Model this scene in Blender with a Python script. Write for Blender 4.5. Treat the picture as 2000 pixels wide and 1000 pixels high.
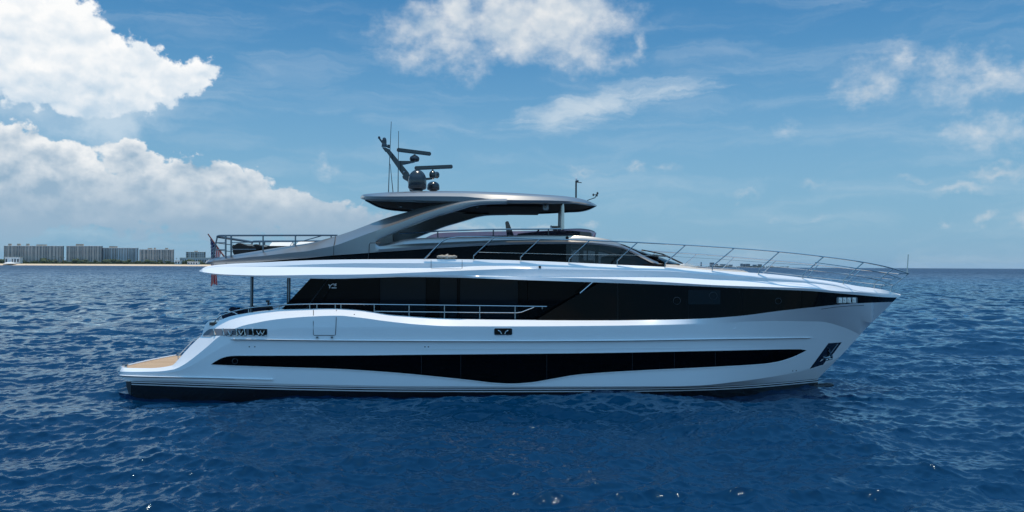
import bpy, bmesh, math, random
import numpy as np
from mathutils import Vector, Matrix, noise

S = bpy.context.scene
C = S.collection
for _o in list(bpy.data.objects):
    bpy.data.objects.remove(_o)
R = math.radians
rng = np.random.default_rng(7)
random.seed(7)

# ------------------------------------------------------------------ camera
CAMH, DIST, F = 4.4, 30.0, 1572.0
PITCH, ROLL = 19.2 / 1572.0, 0.0048
cam_d = bpy.data.cameras.new("camera")
cam = bpy.data.objects.new("camera", cam_d)
C.objects.link(cam)
S.camera = cam
cam_d.sensor_width = 36.0
cam_d.lens = F / 2000.0 * 36.0
cam_d.clip_start = 0.1
cam_d.clip_end = 90000.0
_f = Vector((0, math.cos(PITCH), math.sin(PITCH)))
_r = Vector((math.cos(ROLL), 0, math.sin(ROLL)))
_r = (_r - _f * _r.dot(_f)).normalized()
_u = _r.cross(_f)
CAM_M = Matrix((( _r.x, _u.x, -_f.x), (_r.y, _u.y, -_f.y), (_r.z, _u.z, -_f.z)))
cam.matrix_world = Matrix.Translation((0, -DIST, CAMH)) @ CAM_M.to_4x4()

# ------------------------------------------------------------------ world, sun, exposure
SUN_EL, SUN_AZ = R(87.5), R(12)
S.view_settings.view_transform = 'Standard'
S.view_settings.look = 'None'
S.view_settings.exposure = 0.0
S.view_settings.gamma = 1.0
S.view_settings.use_curve_mapping = False
S.render.resolution_x, S.render.resolution_y = 1024, 512
S.cycles.use_denoising = True
S.cycles.sample_clamp_indirect = 2.0
S.cycles.sample_clamp_direct = 40.0
S.cycles.max_bounces = 8
S.cycles.transparent_max_bounces = 16

world = bpy.data.worlds.new("World")
S.world = world
world.use_nodes = True
NT = world.node_tree
NT.nodes.clear()
def N(t, nt=None, **kw):
    n = (nt or NT).nodes.new(t)
    for k, v in kw.items():
        setattr(n, k, v)
    return n
def math_n(nt, op, a, b=None, c=None, clamp=False):
    n = nt.nodes.new("ShaderNodeMath"); n.operation = op; n.use_clamp = clamp
    for i, v in enumerate((a, b, c)):
        if v is None: continue
        if isinstance(v, (int, float)): n.inputs[i].default_value = v
        else: nt.links.new(v, n.inputs[i])
    return n.outputs[0]
def vec_n(nt, op, a, b=None, c=None, out=0):
    n = nt.nodes.new("ShaderNodeVectorMath"); n.operation = op
    for i, v in enumerate((a, b, c)):
        if v is None: continue
        if isinstance(v, (tuple, list)): n.inputs[i].default_value = v
        else: nt.links.new(v, n.inputs[i])
    return n.outputs[out]
def mixc(nt, fac, a, b, blend='MIX'):
    n = nt.nodes.new("ShaderNodeMix"); n.data_type = 'RGBA'; n.blend_type = blend
    for k, v in ((0, fac), (6, a), (7, b)):
        if isinstance(v, (int, float)): n.inputs[k].default_value = v
        elif isinstance(v, (tuple, list)): n.inputs[k].default_value = tuple(v) + ((1,) if len(v) == 3 else ())
        else: nt.links.new(v, n.inputs[k])
    return n.outputs[2]
def smooth(nt, x, lo, hi):
    n = nt.nodes.new("ShaderNodeMapRange"); n.interpolation_type = 'SMOOTHSTEP'
    nt.links.new(x, n.inputs[0])
    n.inputs[1].default_value = lo; n.inputs[2].default_value = hi
    return n.outputs[0]
def noise_n(nt, vec, scale, detail=6, rough=0.55, dist=0.0, color=False, lac=2.0):
    n = nt.nodes.new("ShaderNodeTexNoise")
    n.inputs['Scale'].default_value = scale; n.inputs['Detail'].default_value = detail
    n.inputs['Roughness'].default_value = rough; n.inputs['Distortion'].default_value = dist
    n.inputs['Lacunarity'].default_value = lac
    nt.links.new(vec, n.inputs['Vector'])
    return n.outputs['Color' if color else 'Fac']

sky = N("ShaderNodeTexSky", sky_type='NISHITA')
sky.sun_disc = False
sky.sun_elevation = SUN_EL
sky.sun_rotation = SUN_AZ
sky.altitude = 0; sky.air_density = 1.0; sky.dust_density = 1.0; sky.ozone_density = 1.6
SKY_STRENGTH = 0.094
tc = N("ShaderNodeTexCoord")
sep = N("ShaderNodeSeparateXYZ"); NT.links.new(tc.outputs['Generated'], sep.inputs[0])
X, Y, Z = sep.outputs
az = math_n(NT, 'ARCTAN2', X, Y)
el = math_n(NT, 'ARCSINE', Z)
cmb = N("ShaderNodeCombineXYZ"); NT.links.new(az, cmb.inputs[0]); NT.links.new(el, cmb.inputs[1])
P0 = cmb.outputs[0]
# seamless puffs: warp the direction with noise
wn = noise_n(NT, vec_n(NT, 'MULTIPLY', tc.outputs['Generated'], (1, 1, 1.3)), 14.0, 7, 0.6, color=True)
wn = vec_n(NT, 'SUBTRACT', wn, (0.5, 0.5, 0.5))
wn2 = noise_n(NT, tc.outputs['Generated'], 60.0, 5, 0.6, color=True)
wn2 = vec_n(NT, 'SUBTRACT', wn2, (0.5, 0.5, 0.5))
PW = vec_n(NT, 'MULTIPLY_ADD', wn, (0.095, 0.075, 0), P0)
PW = vec_n(NT, 'MULTIPLY_ADD', wn2, (0.022, 0.022, 0), PW)
def ang(px, py):
    a = math.atan((px - 1000) / F)
    e = math.atan((519.2 + 0.0048 * (px - 1000) - py) / F * math.cos(a))
    return a, e
def blobs(nt, P, lst, k=0.012):
    acc = None
    for e in lst:
        px, py, rx, ry = e[:4]; w = e[4] if len(e) > 4 else 1.0; rot = e[5] if len(e) > 5 else 0.0
        a, el_ = ang(px, py)
        ca = math.cos(a)
        sx, sy = rx / F * ca * ca, ry / F * ca
        if rot:
            m = nt.nodes.new("ShaderNodeMapping"); m.vector_type = 'TEXTURE'
            m.inputs['Location'].default_value = (a, el_, 0)
            m.inputs['Rotation'].default_value = (0, 0, R(rot))
            m.inputs['Scale'].default_value = (sx, sy, 1)
            nt.links.new(P, m.inputs['Vector']); v = m.outputs[0]
        else:
            v = vec_n(nt, 'MULTIPLY_ADD', P, (1 / sx, 1 / sy, 0), (-a / sx, -el_ / sy, 0))
        l = vec_n(nt, 'LENGTH', v, out=1)
        d = math_n(nt, 'MULTIPLY_ADD', l, -sy * w, sy * w)
        acc = d if acc is None else math_n(nt, 'SMOOTH_MAX', acc, d, k)
    return acc
# towering bright cumulus, upper left
A = [(90, 170, 130, 45), (230, 170, 150, 50), (30, 50, 190, 100), (-120, 60, 220, 120), (150, 85, 130, 70), (170, 130, 190, 75), (300, 145, 100, 50), (355, 150, 52, 38), (185, 175, 130, 55), (60, 20, 160, 60)]
# its softer grey pedestal
A2 = [(190, 240, 70, 70), (60, 225, 90, 28), (225, 205, 150, 50), (110, 255, 90, 22), (55, 165, 40, 25), (10, 205, 60, 22)]
# long cumulus bank over the shore
B = [(-40, 300, 120, 60), (20, 330, 120, 60), (110, 330, 90, 50), (150, 315, 55, 32), (235, 320, 60, 38), (260, 350, 110, 45), (355, 350, 50, 35), (415, 345, 40, 28), (400, 375, 110, 40),
     (490, 375, 40, 22), (570, 392, 45, 22), (520, 410, 120, 35), (640, 412, 60, 20), (650, 435, 120, 26), (150, 400, 320, 58), (-60, 400, 240, 70), (420, 430, 320, 35), (760, 448, 90, 20), (560, 450, 340, 22)]
# soft broken clouds
Cc = [(830, 55, 90, 62), (900, 20, 70, 70), (870, 95, 90, 40), (1000, 45, 95, 75), (1090, 35, 150, 90), (1130, 95, 95, 48), (1040, 85, 90, 45), (800, 80, 60, 40),
      (1745, 118, 46, 40), (1720, 150, 52, 30), (1665, 178, 50, 26), (1840, 128, 60, 38), (1935, 130, 72, 46), (1905, 165, 95, 30), (1840, 182, 38, 17), (1915, 255, 60, 36), (1955, 258, 50, 30),
      (2090, 110, 90, 40), (660, 328, 12, 14), (1250, 85, 16, 26), (1542, 260, 16, 11)]
D = [(1880, 378, 60, 15), (1940, 342, 60, 18), (1845, 434, 17, 12), (1932, 425, 22, 18), (1160, 434, 26, 12), (1010, 440, 30, 13), (965, 436, 26, 13),
     (1060, 436, 40, 12), (905, 445, 40, 12), (870, 368, 14, 8), (1700, 180, 30, 12), (1800, 345, 40, 7), (1600, 420, 22, 6), (1520, 418, 18, 5), (1230, 340, 26, 12), (1140, 330, 32, 10), (1290, 345, 22, 10),
     (1585, 350, 30, 9), (1450, 375, 24, 7), (2050, 420, 60, 20)]
fA = blobs(NT, PW, A); fA2 = blobs(NT, PW, A2); fB = blobs(NT, PW, B, 0.006); fC = blobs(NT, PW, Cc, 0.008); fD = blobs(NT, PW, D, 0.003)
def vor(vec, scale, detail=2.0):
    n = N("ShaderNodeTexVoronoi"); n.feature = 'F1'; n.inputs['Scale'].default_value = scale
    n.inputs['Detail'].default_value = detail; n.inputs['Roughness'].default_value = 0.55
    n.normalize = True
    NT.links.new(vec, n.inputs['Vector']); return n.outputs['Distance']
GV = vec_n(NT, 'MULTIPLY_ADD', wn2, (0.02, 0.02, 0.02), vec_n(NT, 'MULTIPLY', tc.outputs['Generated'], (1, 1, 1.25)))
v1 = vor(GV, 24.0)
v2 = vor(vec_n(NT, 'ADD', GV, (-0.004, 0, 0.012)), 24.0)
puff = math_n(NT, 'SUBTRACT', 0.33, v1)
vrel = math_n(NT, 'SUBTRACT', v2, v1)
fA = math_n(NT, 'MULTIPLY_ADD', puff, 0.050, fA)
fB = math_n(NT, 'MULTIPLY_ADD', puff, 0.050, fB)
fC = math_n(NT, 'MULTIPLY_ADD', puff, 0.028, fC)
aA = smooth(NT, fA, 0.000, 0.007)
aA2 = math_n(NT, 'MULTIPLY', smooth(NT, fA2, -0.012, 0.03), 0.8)
aB = smooth(NT, fB, 0.000, 0.006)
soft = noise_n(NT, vec_n(NT, 'MULTIPLY', tc.outputs['Generated'], (1, 1, 1.6)), 22.0, 7, 0.62)
fC2 = math_n(NT, 'MULTIPLY_ADD', math_n(NT, 'SUBTRACT', soft, 0.5), 0.06, fC)
aC = math_n(NT, 'MULTIPLY', smooth(NT, fC2, -0.008, 0.042), 0.93)
aD = math_n(NT, 'MULTIPLY', smooth(NT, fD, -0.002, 0.013), 0.62)
# thin high cirrus streaks
PW3 = vec_n(NT, 'MULTIPLY_ADD', wn, (0.10, 0.035, 0), P0)
cir_b = blobs(NT, PW3, [(1160, 208, 120, 30, 1, 17), (1085, 228, 60, 22, 1, 14), (1250, 190, 110, 18, .8, 14)], 0.012)
cir_n = noise_n(NT, vec_n(NT, 'MULTIPLY', PW3, (1.0, 4.6, 1)), 9.0, 8, 0.62, 0.6)
cirA = math_n(NT, 'MULTIPLY', smooth(NT, math_n(NT, 'MULTIPLY_ADD', math_n(NT, 'SUBTRACT', cir_n, 0.5), 0.06, cir_b), -0.010, 0.024), 0.80)
mrot = N("ShaderNodeMapping"); mrot.inputs['Rotation'].default_value = (0, 0, R(-13)); mrot.inputs['Scale'].default_value = (1.2, 7.5, 1)
NT.links.new(PW3, mrot.inputs['Vector'])
veil = noise_n(NT, mrot.outputs[0], 4.5, 9, 0.6, 0.5)
veil = math_n(NT, 'MULTIPLY', smooth(NT, veil, 0.42, 0.85), 0.28)
cirrus = math_n(NT, 'MAXIMUM', cirA, veil)
# scattered clouds for the sky behind the camera
gen = noise_n(NT, vec_n(NT, 'MULTIPLY', tc.outputs['Generated'], (1, 1, 2.4)), 3.2, 9, 0.56)
back = smooth(NT, math_n(NT, 'MULTIPLY', Y, -1.0), 0.05, 0.5)
aG = math_n(NT, 'MULTIPLY', math_n(NT, 'MULTIPLY', smooth(NT, gen, 0.58, 0.70), back), 0.6)
# light and dark in the clouds: difference of the puff noise along the direction of the light
def relief(scale, off, detail=6):
    g = tc.outputs['Generated']
    a = noise_n(NT, vec_n(NT, 'MULTIPLY', g, (1, 1, 1.35)), scale, detail, 0.55)
    b = noise_n(NT, vec_n(NT, 'MULTIPLY', vec_n(NT, 'ADD', g, (off * 0.35, 0, off)), (1, 1, 1.35)), scale, detail, 0.55)
    return math_n(NT, 'SUBTRACT', a, b), a
rel, reln = relief(17.0, 0.016)
rel2, _ = relief(48.0, 0.006)
relt = math_n(NT, 'ADD', math_n(NT, 'MULTIPLY', rel, 2.0), math_n(NT, 'MULTIPLY', vrel, 3.2))
# big cumulus: nearly white, greyer low down
e_low = smooth(NT, el, R(9.0), R(17.0))
shA = math_n(NT, 'ADD', math_n(NT, 'MULTIPLY', e_low, 0.55), math_n(NT, 'MULTIPLY_ADD', relt, 0.55, 0.42), clamp=True)
colA = mixc(NT, shA, (0.50, 0.65, 0.79), (0.98, 0.985, 0.985))
# bank: white crests over a blue grey body
edgeB = smooth(NT, fB, 0.040, 0.004)
nB = noise_n(NT, vec_n(NT, 'MULTIPLY', tc.outputs['Generated'], (1, 1, 2.3)), 13.0, 7, 0.55)
litB = math_n(NT, 'ADD', math_n(NT, 'MULTIPLY', edgeB, 0.62), math_n(NT, 'MULTIPLY_ADD', relt, 0.75, math_n(NT, 'MULTIPLY_ADD', nB, 1.3, -0.55)))
litB = math_n(NT, 'MULTIPLY', litB, smooth(NT, el, R(1.5), R(7.5)), clamp=True)
colB = mixc(NT, litB, (0.31, 0.45, 0.59), (0.90, 0.915, 0.92))
litC = math_n(NT, 'MULTIPLY_ADD', relt, 0.8, 0.55, clamp=True)
colC = mixc(NT, litC, (0.52, 0.62, 0.72), (0.82, 0.84, 0.85))
bgsky = vec_n(NT, 'SCALE', sky.outputs[0]); NT.nodes[-1].inputs['Scale'].default_value = SKY_STRENGTH
# sky tint with added out-of-view gains, then air near the horizon
tint = mixc(NT, 1.0, bgsky, (0.36, 0.86, 1.10), 'MULTIPLY')
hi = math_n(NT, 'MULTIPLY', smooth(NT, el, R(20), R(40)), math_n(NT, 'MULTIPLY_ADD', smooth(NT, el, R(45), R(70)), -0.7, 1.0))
tint = mixc(NT, hi, tint, mixc(NT, 1.0, tint, (2.3, 2.15, 1.95), 'MULTIPLY'))  # high sky out of view, gain added to brighten the hull
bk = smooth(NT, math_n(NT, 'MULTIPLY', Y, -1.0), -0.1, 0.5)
tint = mixc(NT, bk, tint, mixc(NT, 1.0, tint, (2.2, 1.75, 1.6), 'MULTIPLY'))  # sky behind the camera, extra gain added to brighten the hull
hz = smooth(NT, el, R(19), R(-1))
tint = mixc(NT, math_n(NT, 'MULTIPLY', hz, 0.85), tint, (0.270, 0.465, 0.66))
c = mixc(NT, cirrus, tint, (0.66, 0.75, 0.82))
c = mixc(NT, aG, c, (0.75, 0.80, 0.84))
c = mixc(NT, aC, c, colC)
c = mixc(NT, aA2, c, (0.58, 0.71, 0.82))
c = mixc(NT, aA, c, colA)
fadeB = math_n(NT, 'MULTIPLY', aB, math_n(NT, 'MULTIPLY_ADD', smooth(NT, el, R(0.2), R(3.0)), 0.72, 0.22))
c = mixc(NT, fadeB, c, colB)
c = mixc(NT, aD, c, (0.62, 0.68, 0.73))
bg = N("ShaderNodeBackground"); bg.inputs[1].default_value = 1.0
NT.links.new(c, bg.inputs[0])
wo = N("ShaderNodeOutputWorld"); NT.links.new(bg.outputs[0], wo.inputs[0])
world.cycles.sampling_method = 'MANUAL'; world.cycles.sample_map_resolution = 512

sun_d = bpy.data.lights.new("sun", 'SUN')
sun_d.energy = 3.3; sun_d.angle = R(0.53); sun_d.color = (1.0, 0.88, 0.74)
sun = bpy.data.objects.new("sun", sun_d); C.objects.link(sun)
sd = Vector((math.sin(SUN_AZ) * math.cos(SUN_EL), math.cos(SUN_AZ) * math.cos(SUN_EL), math.sin(SUN_EL)))
sun.rotation_euler = sd.to_track_quat('Z', 'Y').to_euler()
sun.location = (0, 40, 80)

# ------------------------------------------------------------------ helpers
HEEL = Matrix.Rotation(R(-1.2), 4, 'X')            # the yacht heels a little away from the camera
HI = HEEL.inverted()
_cl = HI @ Vector((0, -DIST, CAMH))
_M = HI.to_3x3() @ CAM_M
def loc(px, py, y):
    """point of the yacht (its own axes) seen at px,py of the 2000x1000 photograph, y metres off the centreline"""
    px = np.atleast_1d(np.asarray(px, float)); py = np.atleast_1d(np.asarray(py, float)) + 0 * px
    y = np.atleast_1d(np.asarray(y, float)) + 0 * px
    d = np.stack([(px - 1000) / F, (500 - py) / F, -np.ones_like(px)], 1) @ np.array(_M).T
    c0 = np.array(_cl)
    t = (y - c0[1]) / d[:, 1]
    return c0 + d * t[:, None]
def P(px, py, y):
    return Vector(loc(px, py, y)[0])
_MW = np.array(CAM_M)
def wloc(px, py, ydist):
    """world point seen at px,py at world distance ydist in front of the camera"""
    d = _MW @ np.array([(px - 1000) / F, (500 - py) / F, -1.0])
    t = ydist / d[1]
    return Vector((d[0] * t, ydist - DIST, CAMH + d[2] * t))
def pl(pts):
    """monotone cubic through traced points"""
    p = np.array(pts, float); x, y = p[:, 0], p[:, 1]
    h = np.diff(x); m = np.diff(y) / h
    d = np.zeros_like(y); d[0], d[-1] = m[0], m[-1]
    for i in range(1, len(x) - 1):
        if m[i - 1] * m[i] > 0:
            w1, w2 = 2 * h[i] + h[i - 1], h[i] + 2 * h[i - 1]
            d[i] = (w1 + w2) / (w1 / m[i - 1] + w2 / m[i])
    def f(q):
        q = np.clip(np.asarray(q, float), x[0], x[-1])
        i = np.clip(np.searchsorted(x, q, 'right') - 1, 0, len(h) - 1)
        t = (q - x[i]) / h[i]
        return ((1 + 2 * t) * (1 - t) ** 2 * y[i] + t * (1 - t) ** 2 * h[i] * d[i] + t * t * (3 - 2 * t) * y[i + 1] + t * t * (t - 1) * h[i] * d[i + 1])
    return f
def li(pts):
    p = np.array(pts, float)
    return lambda q: np.interp(q, p[:, 0], p[:, 1])

class MB:
    """collects vertices and faces, then becomes one mesh object"""
    def __init__(s): s.v = []; s.f = []; s.m = []
    def add(s, vs, fs, mi=0):
        b = len(s.v); s.v += [tuple(map(float, v)) for v in vs]
        for f in fs: s.f.append(tuple(b + i for i in f)); s.m.append(mi)
    def grid(s, lines, mi=0, close=False, flip=False, mis=None):
        n = len(lines[0]); k = len(lines)
        vs = [p for l in lines for p in l]; fs = []; ms = []
        for a in range(k if close else k - 1):
            b = (a + 1) % k
            for j in range(n - 1):
                q = (a * n + j, a * n + j + 1, b * n + j + 1, b * n + j)
                fs.append(q[::-1] if flip else q); ms.append(mis[a] if mis else mi)
        bb = len(s.v); s.v += [tuple(map(float, v)) for v in vs]
        for f, m in zip(fs, ms): s.f.append(tuple(bb + i for i in f)); s.m.append(m)
    def both(s, lines, mi=0, close=False, mis=None):
        s.grid(lines, mi, close, False, mis)
        s.grid([np.array(l) * np.array([1, -1, 1]) for l in lines], mi, close, True, mis)
    def box(s, c, size, mi=0, rot=None):
        vs = []
        for dx in (-.5, .5):
            for dy in (-.5, .5):
                for dz in (-.5, .5):
                    v = Vector((dx * size[0], dy * size[1], dz * size[2]))
                    if rot is not None: v = rot @ v
                    vs.append(Vector(c) + v)
        s.add(vs, [(0, 1, 3, 2), (4, 6, 7, 5), (0, 4, 5, 1), (2, 3, 7, 6), (0, 2, 6, 4), (1, 5, 7, 3)], mi)
    def tube(s, pts, r, n=8, mi=0, caps=True, r2=None):
        pts = [Vector(p) for p in pts]; m = len(pts); rings = []
        up = None
        for i, p in enumerate(pts):
            t = (pts[min(i + 1, m - 1)] - pts[max(i - 1, 0)]).normalized()
            if up is None:
                up = Vector((0, 0, 1)) if abs(t.z) < .9 else Vector((0, 1, 0))
            a = t.cross(up).normalized(); b = a.cross(t).normalized(); up = b
            ri = r if r2 is None else r + (r2 - r) * i / (m - 1)
            rings.append([p + a * math.cos(2 * math.pi * k / n) * ri + b * math.sin(2 * math.pi * k / n) * ri for k in range(n)])
        vs = [v for q in rings for v in q]; fs = []
        for i in range(m - 1):
            for k in range(n):
                k2 = (k + 1) % n
                fs.append((i * n + k, i * n + k2, (i + 1) * n + k2, (i + 1) * n + k))
        if caps: fs += [tuple(range(n))[::-1], tuple((m - 1) * n + k for k in range(n))]
        s.add(vs, fs, mi)
    def lathe(s, prof, c, n=24, mi=0, sy=1.0):
        """prof: (radius, z) from the bottom up"""
        vs = []; fs = []
        for r, z in prof:
            for k in range(n):
                a = 2 * math.pi * k / n
                vs.append((c[0] + r * math.cos(a), c[1] + sy * r * math.sin(a), c[2] + z))
        for i in range(len(prof) - 1):
            for k in range(n):
                k2 = (k + 1) % n
                fs.append((i * n + k, i * n + k2, (i + 1) * n + k2, (i + 1) * n + k))
        fs += [tuple(range(n))[::-1], tuple((len(prof) - 1) * n + k for k in range(n))]
        s.add(vs, fs, mi)
    def prism(s, poly, y0, y1, mi=0):
        """side outline (x,z) given thickness from y0 to y1"""
        n = len(poly)
        vs = [(p[0], y0, p[-1]) for p in poly] + [(p[0], y1, p[-1]) for p in poly]
        fs = [tuple(range(n)), tuple(range(2 * n - 1, n - 1, -1))] + [(i, i + n, (i + 1) % n + n, (i + 1) % n) for i in range(n)]
        s.add(vs, fs, mi)
    def build(s, name, mats, parent=None, smooth=30, bevel=0, recalc=False, side=None):
        root = parent
        while root is not None and root.parent is not None: root = root.parent
        if side is None and root is not None and root.name == 'motor_yacht' and s.f:
            sg = []
            for f in s.f:
                ys = [s.v[i][1] for i in f]
                sg.append(-1 if max(ys) < -1e-3 else 1 if min(ys) > 1e-3 else 0)
            if 0 not in sg and -1 in sg and 1 in sg:
                out = None
                for want in (1, -1):
                    t = MB(); mp = {}
                    for f, m_, g_ in zip(s.f, s.m, sg):
                        if g_ != want: continue
                        for i in f:
                            if i not in mp: mp[i] = len(t.v); t.v.append(s.v[i])
                        t.f.append(tuple(mp[i] for i in f)); t.m.append(m_)
                    out = t.build(name, mats, parent, smooth, bevel, recalc, side=want)
                return out
        me = bpy.data.meshes.new(name)
        me.from_pydata(s.v, [], s.f)
        mats = mats if isinstance(mats, (list, tuple)) else [mats]
        for m in mats: me.materials.append(m)
        me.polygons.foreach_set('material_index', s.m)
        if recalc or bevel:
            bm = bmesh.new(); bm.from_mesh(me)
            bmesh.ops.remove_doubles(bm, verts=bm.verts, dist=1e-5)
            bmesh.ops.recalc_face_normals(bm, faces=bm.faces)
            if bevel:
                es = [e for e in bm.edges if len(e.link_faces) == 2 and e.calc_face_angle(0) > 0.6]
                bmesh.ops.bevel(bm, geom=es, offset=bevel, segments=2, affect='EDGES', clamp_overlap=True)
            bm.to_mesh(me); bm.free()
        me.validate()
        if smooth:
            me.polygons.foreach_set('use_smooth', [True] * len(me.polygons))
            me.set_sharp_from_angle(angle=R(smooth))
        me.update()
        o = bpy.data.objects.new(name, me); C.objects.link(o)
        if parent is not None: o.parent = parent
        return o
def empty(name, label, cat, m=None, group=None):
    o = bpy.data.objects.new(name, None); C.objects.link(o)
    o.empty_display_size = 0.3
    if m is not None: o.matrix_world = m
    o['label'] = label; o['category'] = cat
    if group: o['group'] = group
    return o
def tag(o, label, cat, group=None):
    o['label'] = label; o['category'] = cat
    if group: o['group'] = group
    return o

# ------------------------------------------------------------------ materials
def mat(name, col, rough=0.5, metal=0.0, coat=0.0, spec=0.5, ior=1.5, var=0.0, vscale=3.0, bump=0.0, bscale=40.0, rvar=0.0):
    m = bpy.data.materials.new(name); m.use_nodes = True; nt = m.node_tree
    b = nt.nodes['Principled BSDF']
    b.inputs['Base Color'].default_value = (*col, 1)
    b.inputs['Roughness'].default_value = rough
    b.inputs['Metallic'].default_value = metal
    b.inputs['Coat Weight'].default_value = coat
    b.inputs['Coat Roughness'].default_value = 0.04
    b.inputs['Specular IOR Level'].default_value = spec
    b.inputs['IOR'].default_value = ior
    t = nt.nodes.new("ShaderNodeTexCoord")
    if var or rvar:
        n = noise_n(nt, t.outputs['Object'], vscale, 5, 0.6)
        if var:
            cc = mixc(nt, n, tuple(c * (1 - var) for c in col), tuple(min(1, c * (1 + var)) for c in col))
            nt.links.new(cc, b.inputs['Base Color'])
        if rvar:
            nt.links.new(math_n(nt, 'MULTIPLY_ADD', n, rvar, rough - rvar * .5), b.inputs['Roughness'])
    if bump:
        n2 = noise_n(nt, t.outputs['Object'], bscale, 4, 0.6)
        bn = nt.nodes.new("ShaderNodeBump"); bn.inputs['Strength'].default_value = bump; bn.inputs['Distance'].default_value = 0.01
        nt.links.new(n2, bn.inputs['Height']); nt.links.new(bn.outputs[0], b.inputs['Normal'])
    return m
M = {}
M['white'] = mat("white_gelcoat", (0.78, 0.79, 0.80), 0.22, coat=0.9, var=0.025, vscale=1.1, rvar=0.1)
M['white2'] = mat("white_deck", (0.74, 0.74, 0.73), 0.45, var=0.03)
M['black'] = mat("black_antifouling", (0.008, 0.008, 0.010), 0.25, coat=0.3, rvar=0.12)
M['stripe'] = mat("white_stripe", (0.62, 0.63, 0.65), 0.3)
M['glass'] = mat("black_glass", (0.0012, 0.0014, 0.002), 0.03, spec=0.09, rvar=0.02, vscale=0.8)
M['glass2'] = mat("painted_view_glass", (0.0008, 0.0045, 0.008), 0.03, spec=0.15)  # teal of light passing through the glass, put into an opaque colour
M['grey'] = mat("metallic_grey_paint", (0.36, 0.35, 0.34), 0.31, metal=0.85, coat=0.35, var=0.03, vscale=1.0)
M['gdark'] = mat("dark_grey_paint", (0.030, 0.034, 0.040), 0.35, metal=0.2, coat=0.4)
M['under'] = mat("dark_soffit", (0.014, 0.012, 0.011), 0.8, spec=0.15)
M['chrome'] = mat("polished_steel", (0.52, 0.50, 0.48), 0.13, metal=1.0, rvar=0.06)
M['satin'] = mat("dark_steel", (0.18, 0.20, 0.22), 0.3, metal=0.8)
M['blackp'] = mat("black_plastic", (0.012, 0.014, 0.018), 0.22, coat=0.7)
M['rubber'] = mat("black_rubber", (0.012, 0.012, 0.012), 0.6)
M['beige'] = mat("beige_upholstery", (0.55, 0.49, 0.42), 0.8, var=0.06, vscale=6, bump=0.2)
M['cream'] = mat("cream_cushion", (0.72, 0.70, 0.66), 0.85, var=0.04, vscale=6, bump=0.2)
M['wicker'] = mat("dark_wicker", (0.030, 0.018, 0.013), 0.7, var=0.5, vscale=60, bump=0.6, bscale=90)
M['navy'] = mat("navy_fabric", (0.008, 0.012, 0.035), 0.85)
M['wood'] = mat("varnished_wood", (0.20, 0.045, 0.020), 0.25, coat=0.6, var=0.25, vscale=14)
M['bag'] = mat("grey_beige_canvas", (0.38, 0.33, 0.27), 0.8, var=0.3, vscale=14, bump=0.8, bscale=18)
# teak planks with dark seams running fore and aft
def teak():
    m = bpy.data.materials.new("teak_planks"); m.use_nodes = True; nt = m.node_tree
    b = nt.nodes['Principled BSDF']; b.inputs['Roughness'].default_value = 0.6
    t = nt.nodes.new("ShaderNodeTexCoord"); sp = nt.nodes.new("ShaderNodeSeparateXYZ")
    nt.links.new(t.outputs['Object'], sp.inputs[0])
    y = math_n(nt, 'MULTIPLY', sp.outputs[1], 1 / 0.14)
    fr = math_n(nt, 'FRACT', y)
    seam = math_n(nt, 'LESS_THAN', fr, 0.10)
    fl = math_n(nt, 'FLOOR', y)
    wn_ = nt.nodes.new("ShaderNodeTexWhiteNoise"); wn_.noise_dimensions = '1D'; nt.links.new(fl, wn_.inputs['W'])
    gr = noise_n(nt, vec_n(nt, 'MULTIPLY', t.outputs['Object'], (3, 60, 1)), 1.0, 5, 0.6)
    base = mixc(nt, wn_.outputs[0], (0.47, 0.31, 0.17), (0.60, 0.42, 0.25))
    base = mixc(nt, math_n(nt, 'MULTIPLY', gr, 0.5), base, (0.36, 0.20, 0.09))
    nt.links.new(mixc(nt, seam, base, (0.06, 0.045, 0.035)), b.inputs['Base Color'])
    return m
M['teak'] = teak()
# tinted see-through glass
def tinted(name, tr, refl=0.9):
    m = bpy.data.materials.new(name); m.use_nodes = True; nt = m.node_tree; nt.nodes.clear()
    o = nt.nodes.new("ShaderNodeOutputMaterial"); mx = nt.nodes.new("ShaderNodeMixShader")
    t = nt.nodes.new("ShaderNodeBsdfTransparent"); t.inputs[0].default_value = (*tr, 1)
    g = nt.nodes.new("ShaderNodeBsdfGlossy"); g.inputs[0].default_value = (refl, refl, refl, 1); g.inputs['Roughness'].default_value = 0.02
    fr = nt.nodes.new("ShaderNodeFresnel"); fr.inputs[0].default_value = 1.5
    nt.links.new(fr.outputs[0], mx.inputs[0]); nt.links.new(t.outputs[0], mx.inputs[1]); nt.links.new(g.outputs[0], mx.inputs[2])
    nt.links.new(mx.outputs[0], o.inputs[0])
    return m
M['tint'] = tinted("tinted_pilothouse_glass", (0.26, 0.28, 0.30))
M['purple'] = tinted("purple_windscreen", (0.30, 0.22, 0.30))

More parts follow.
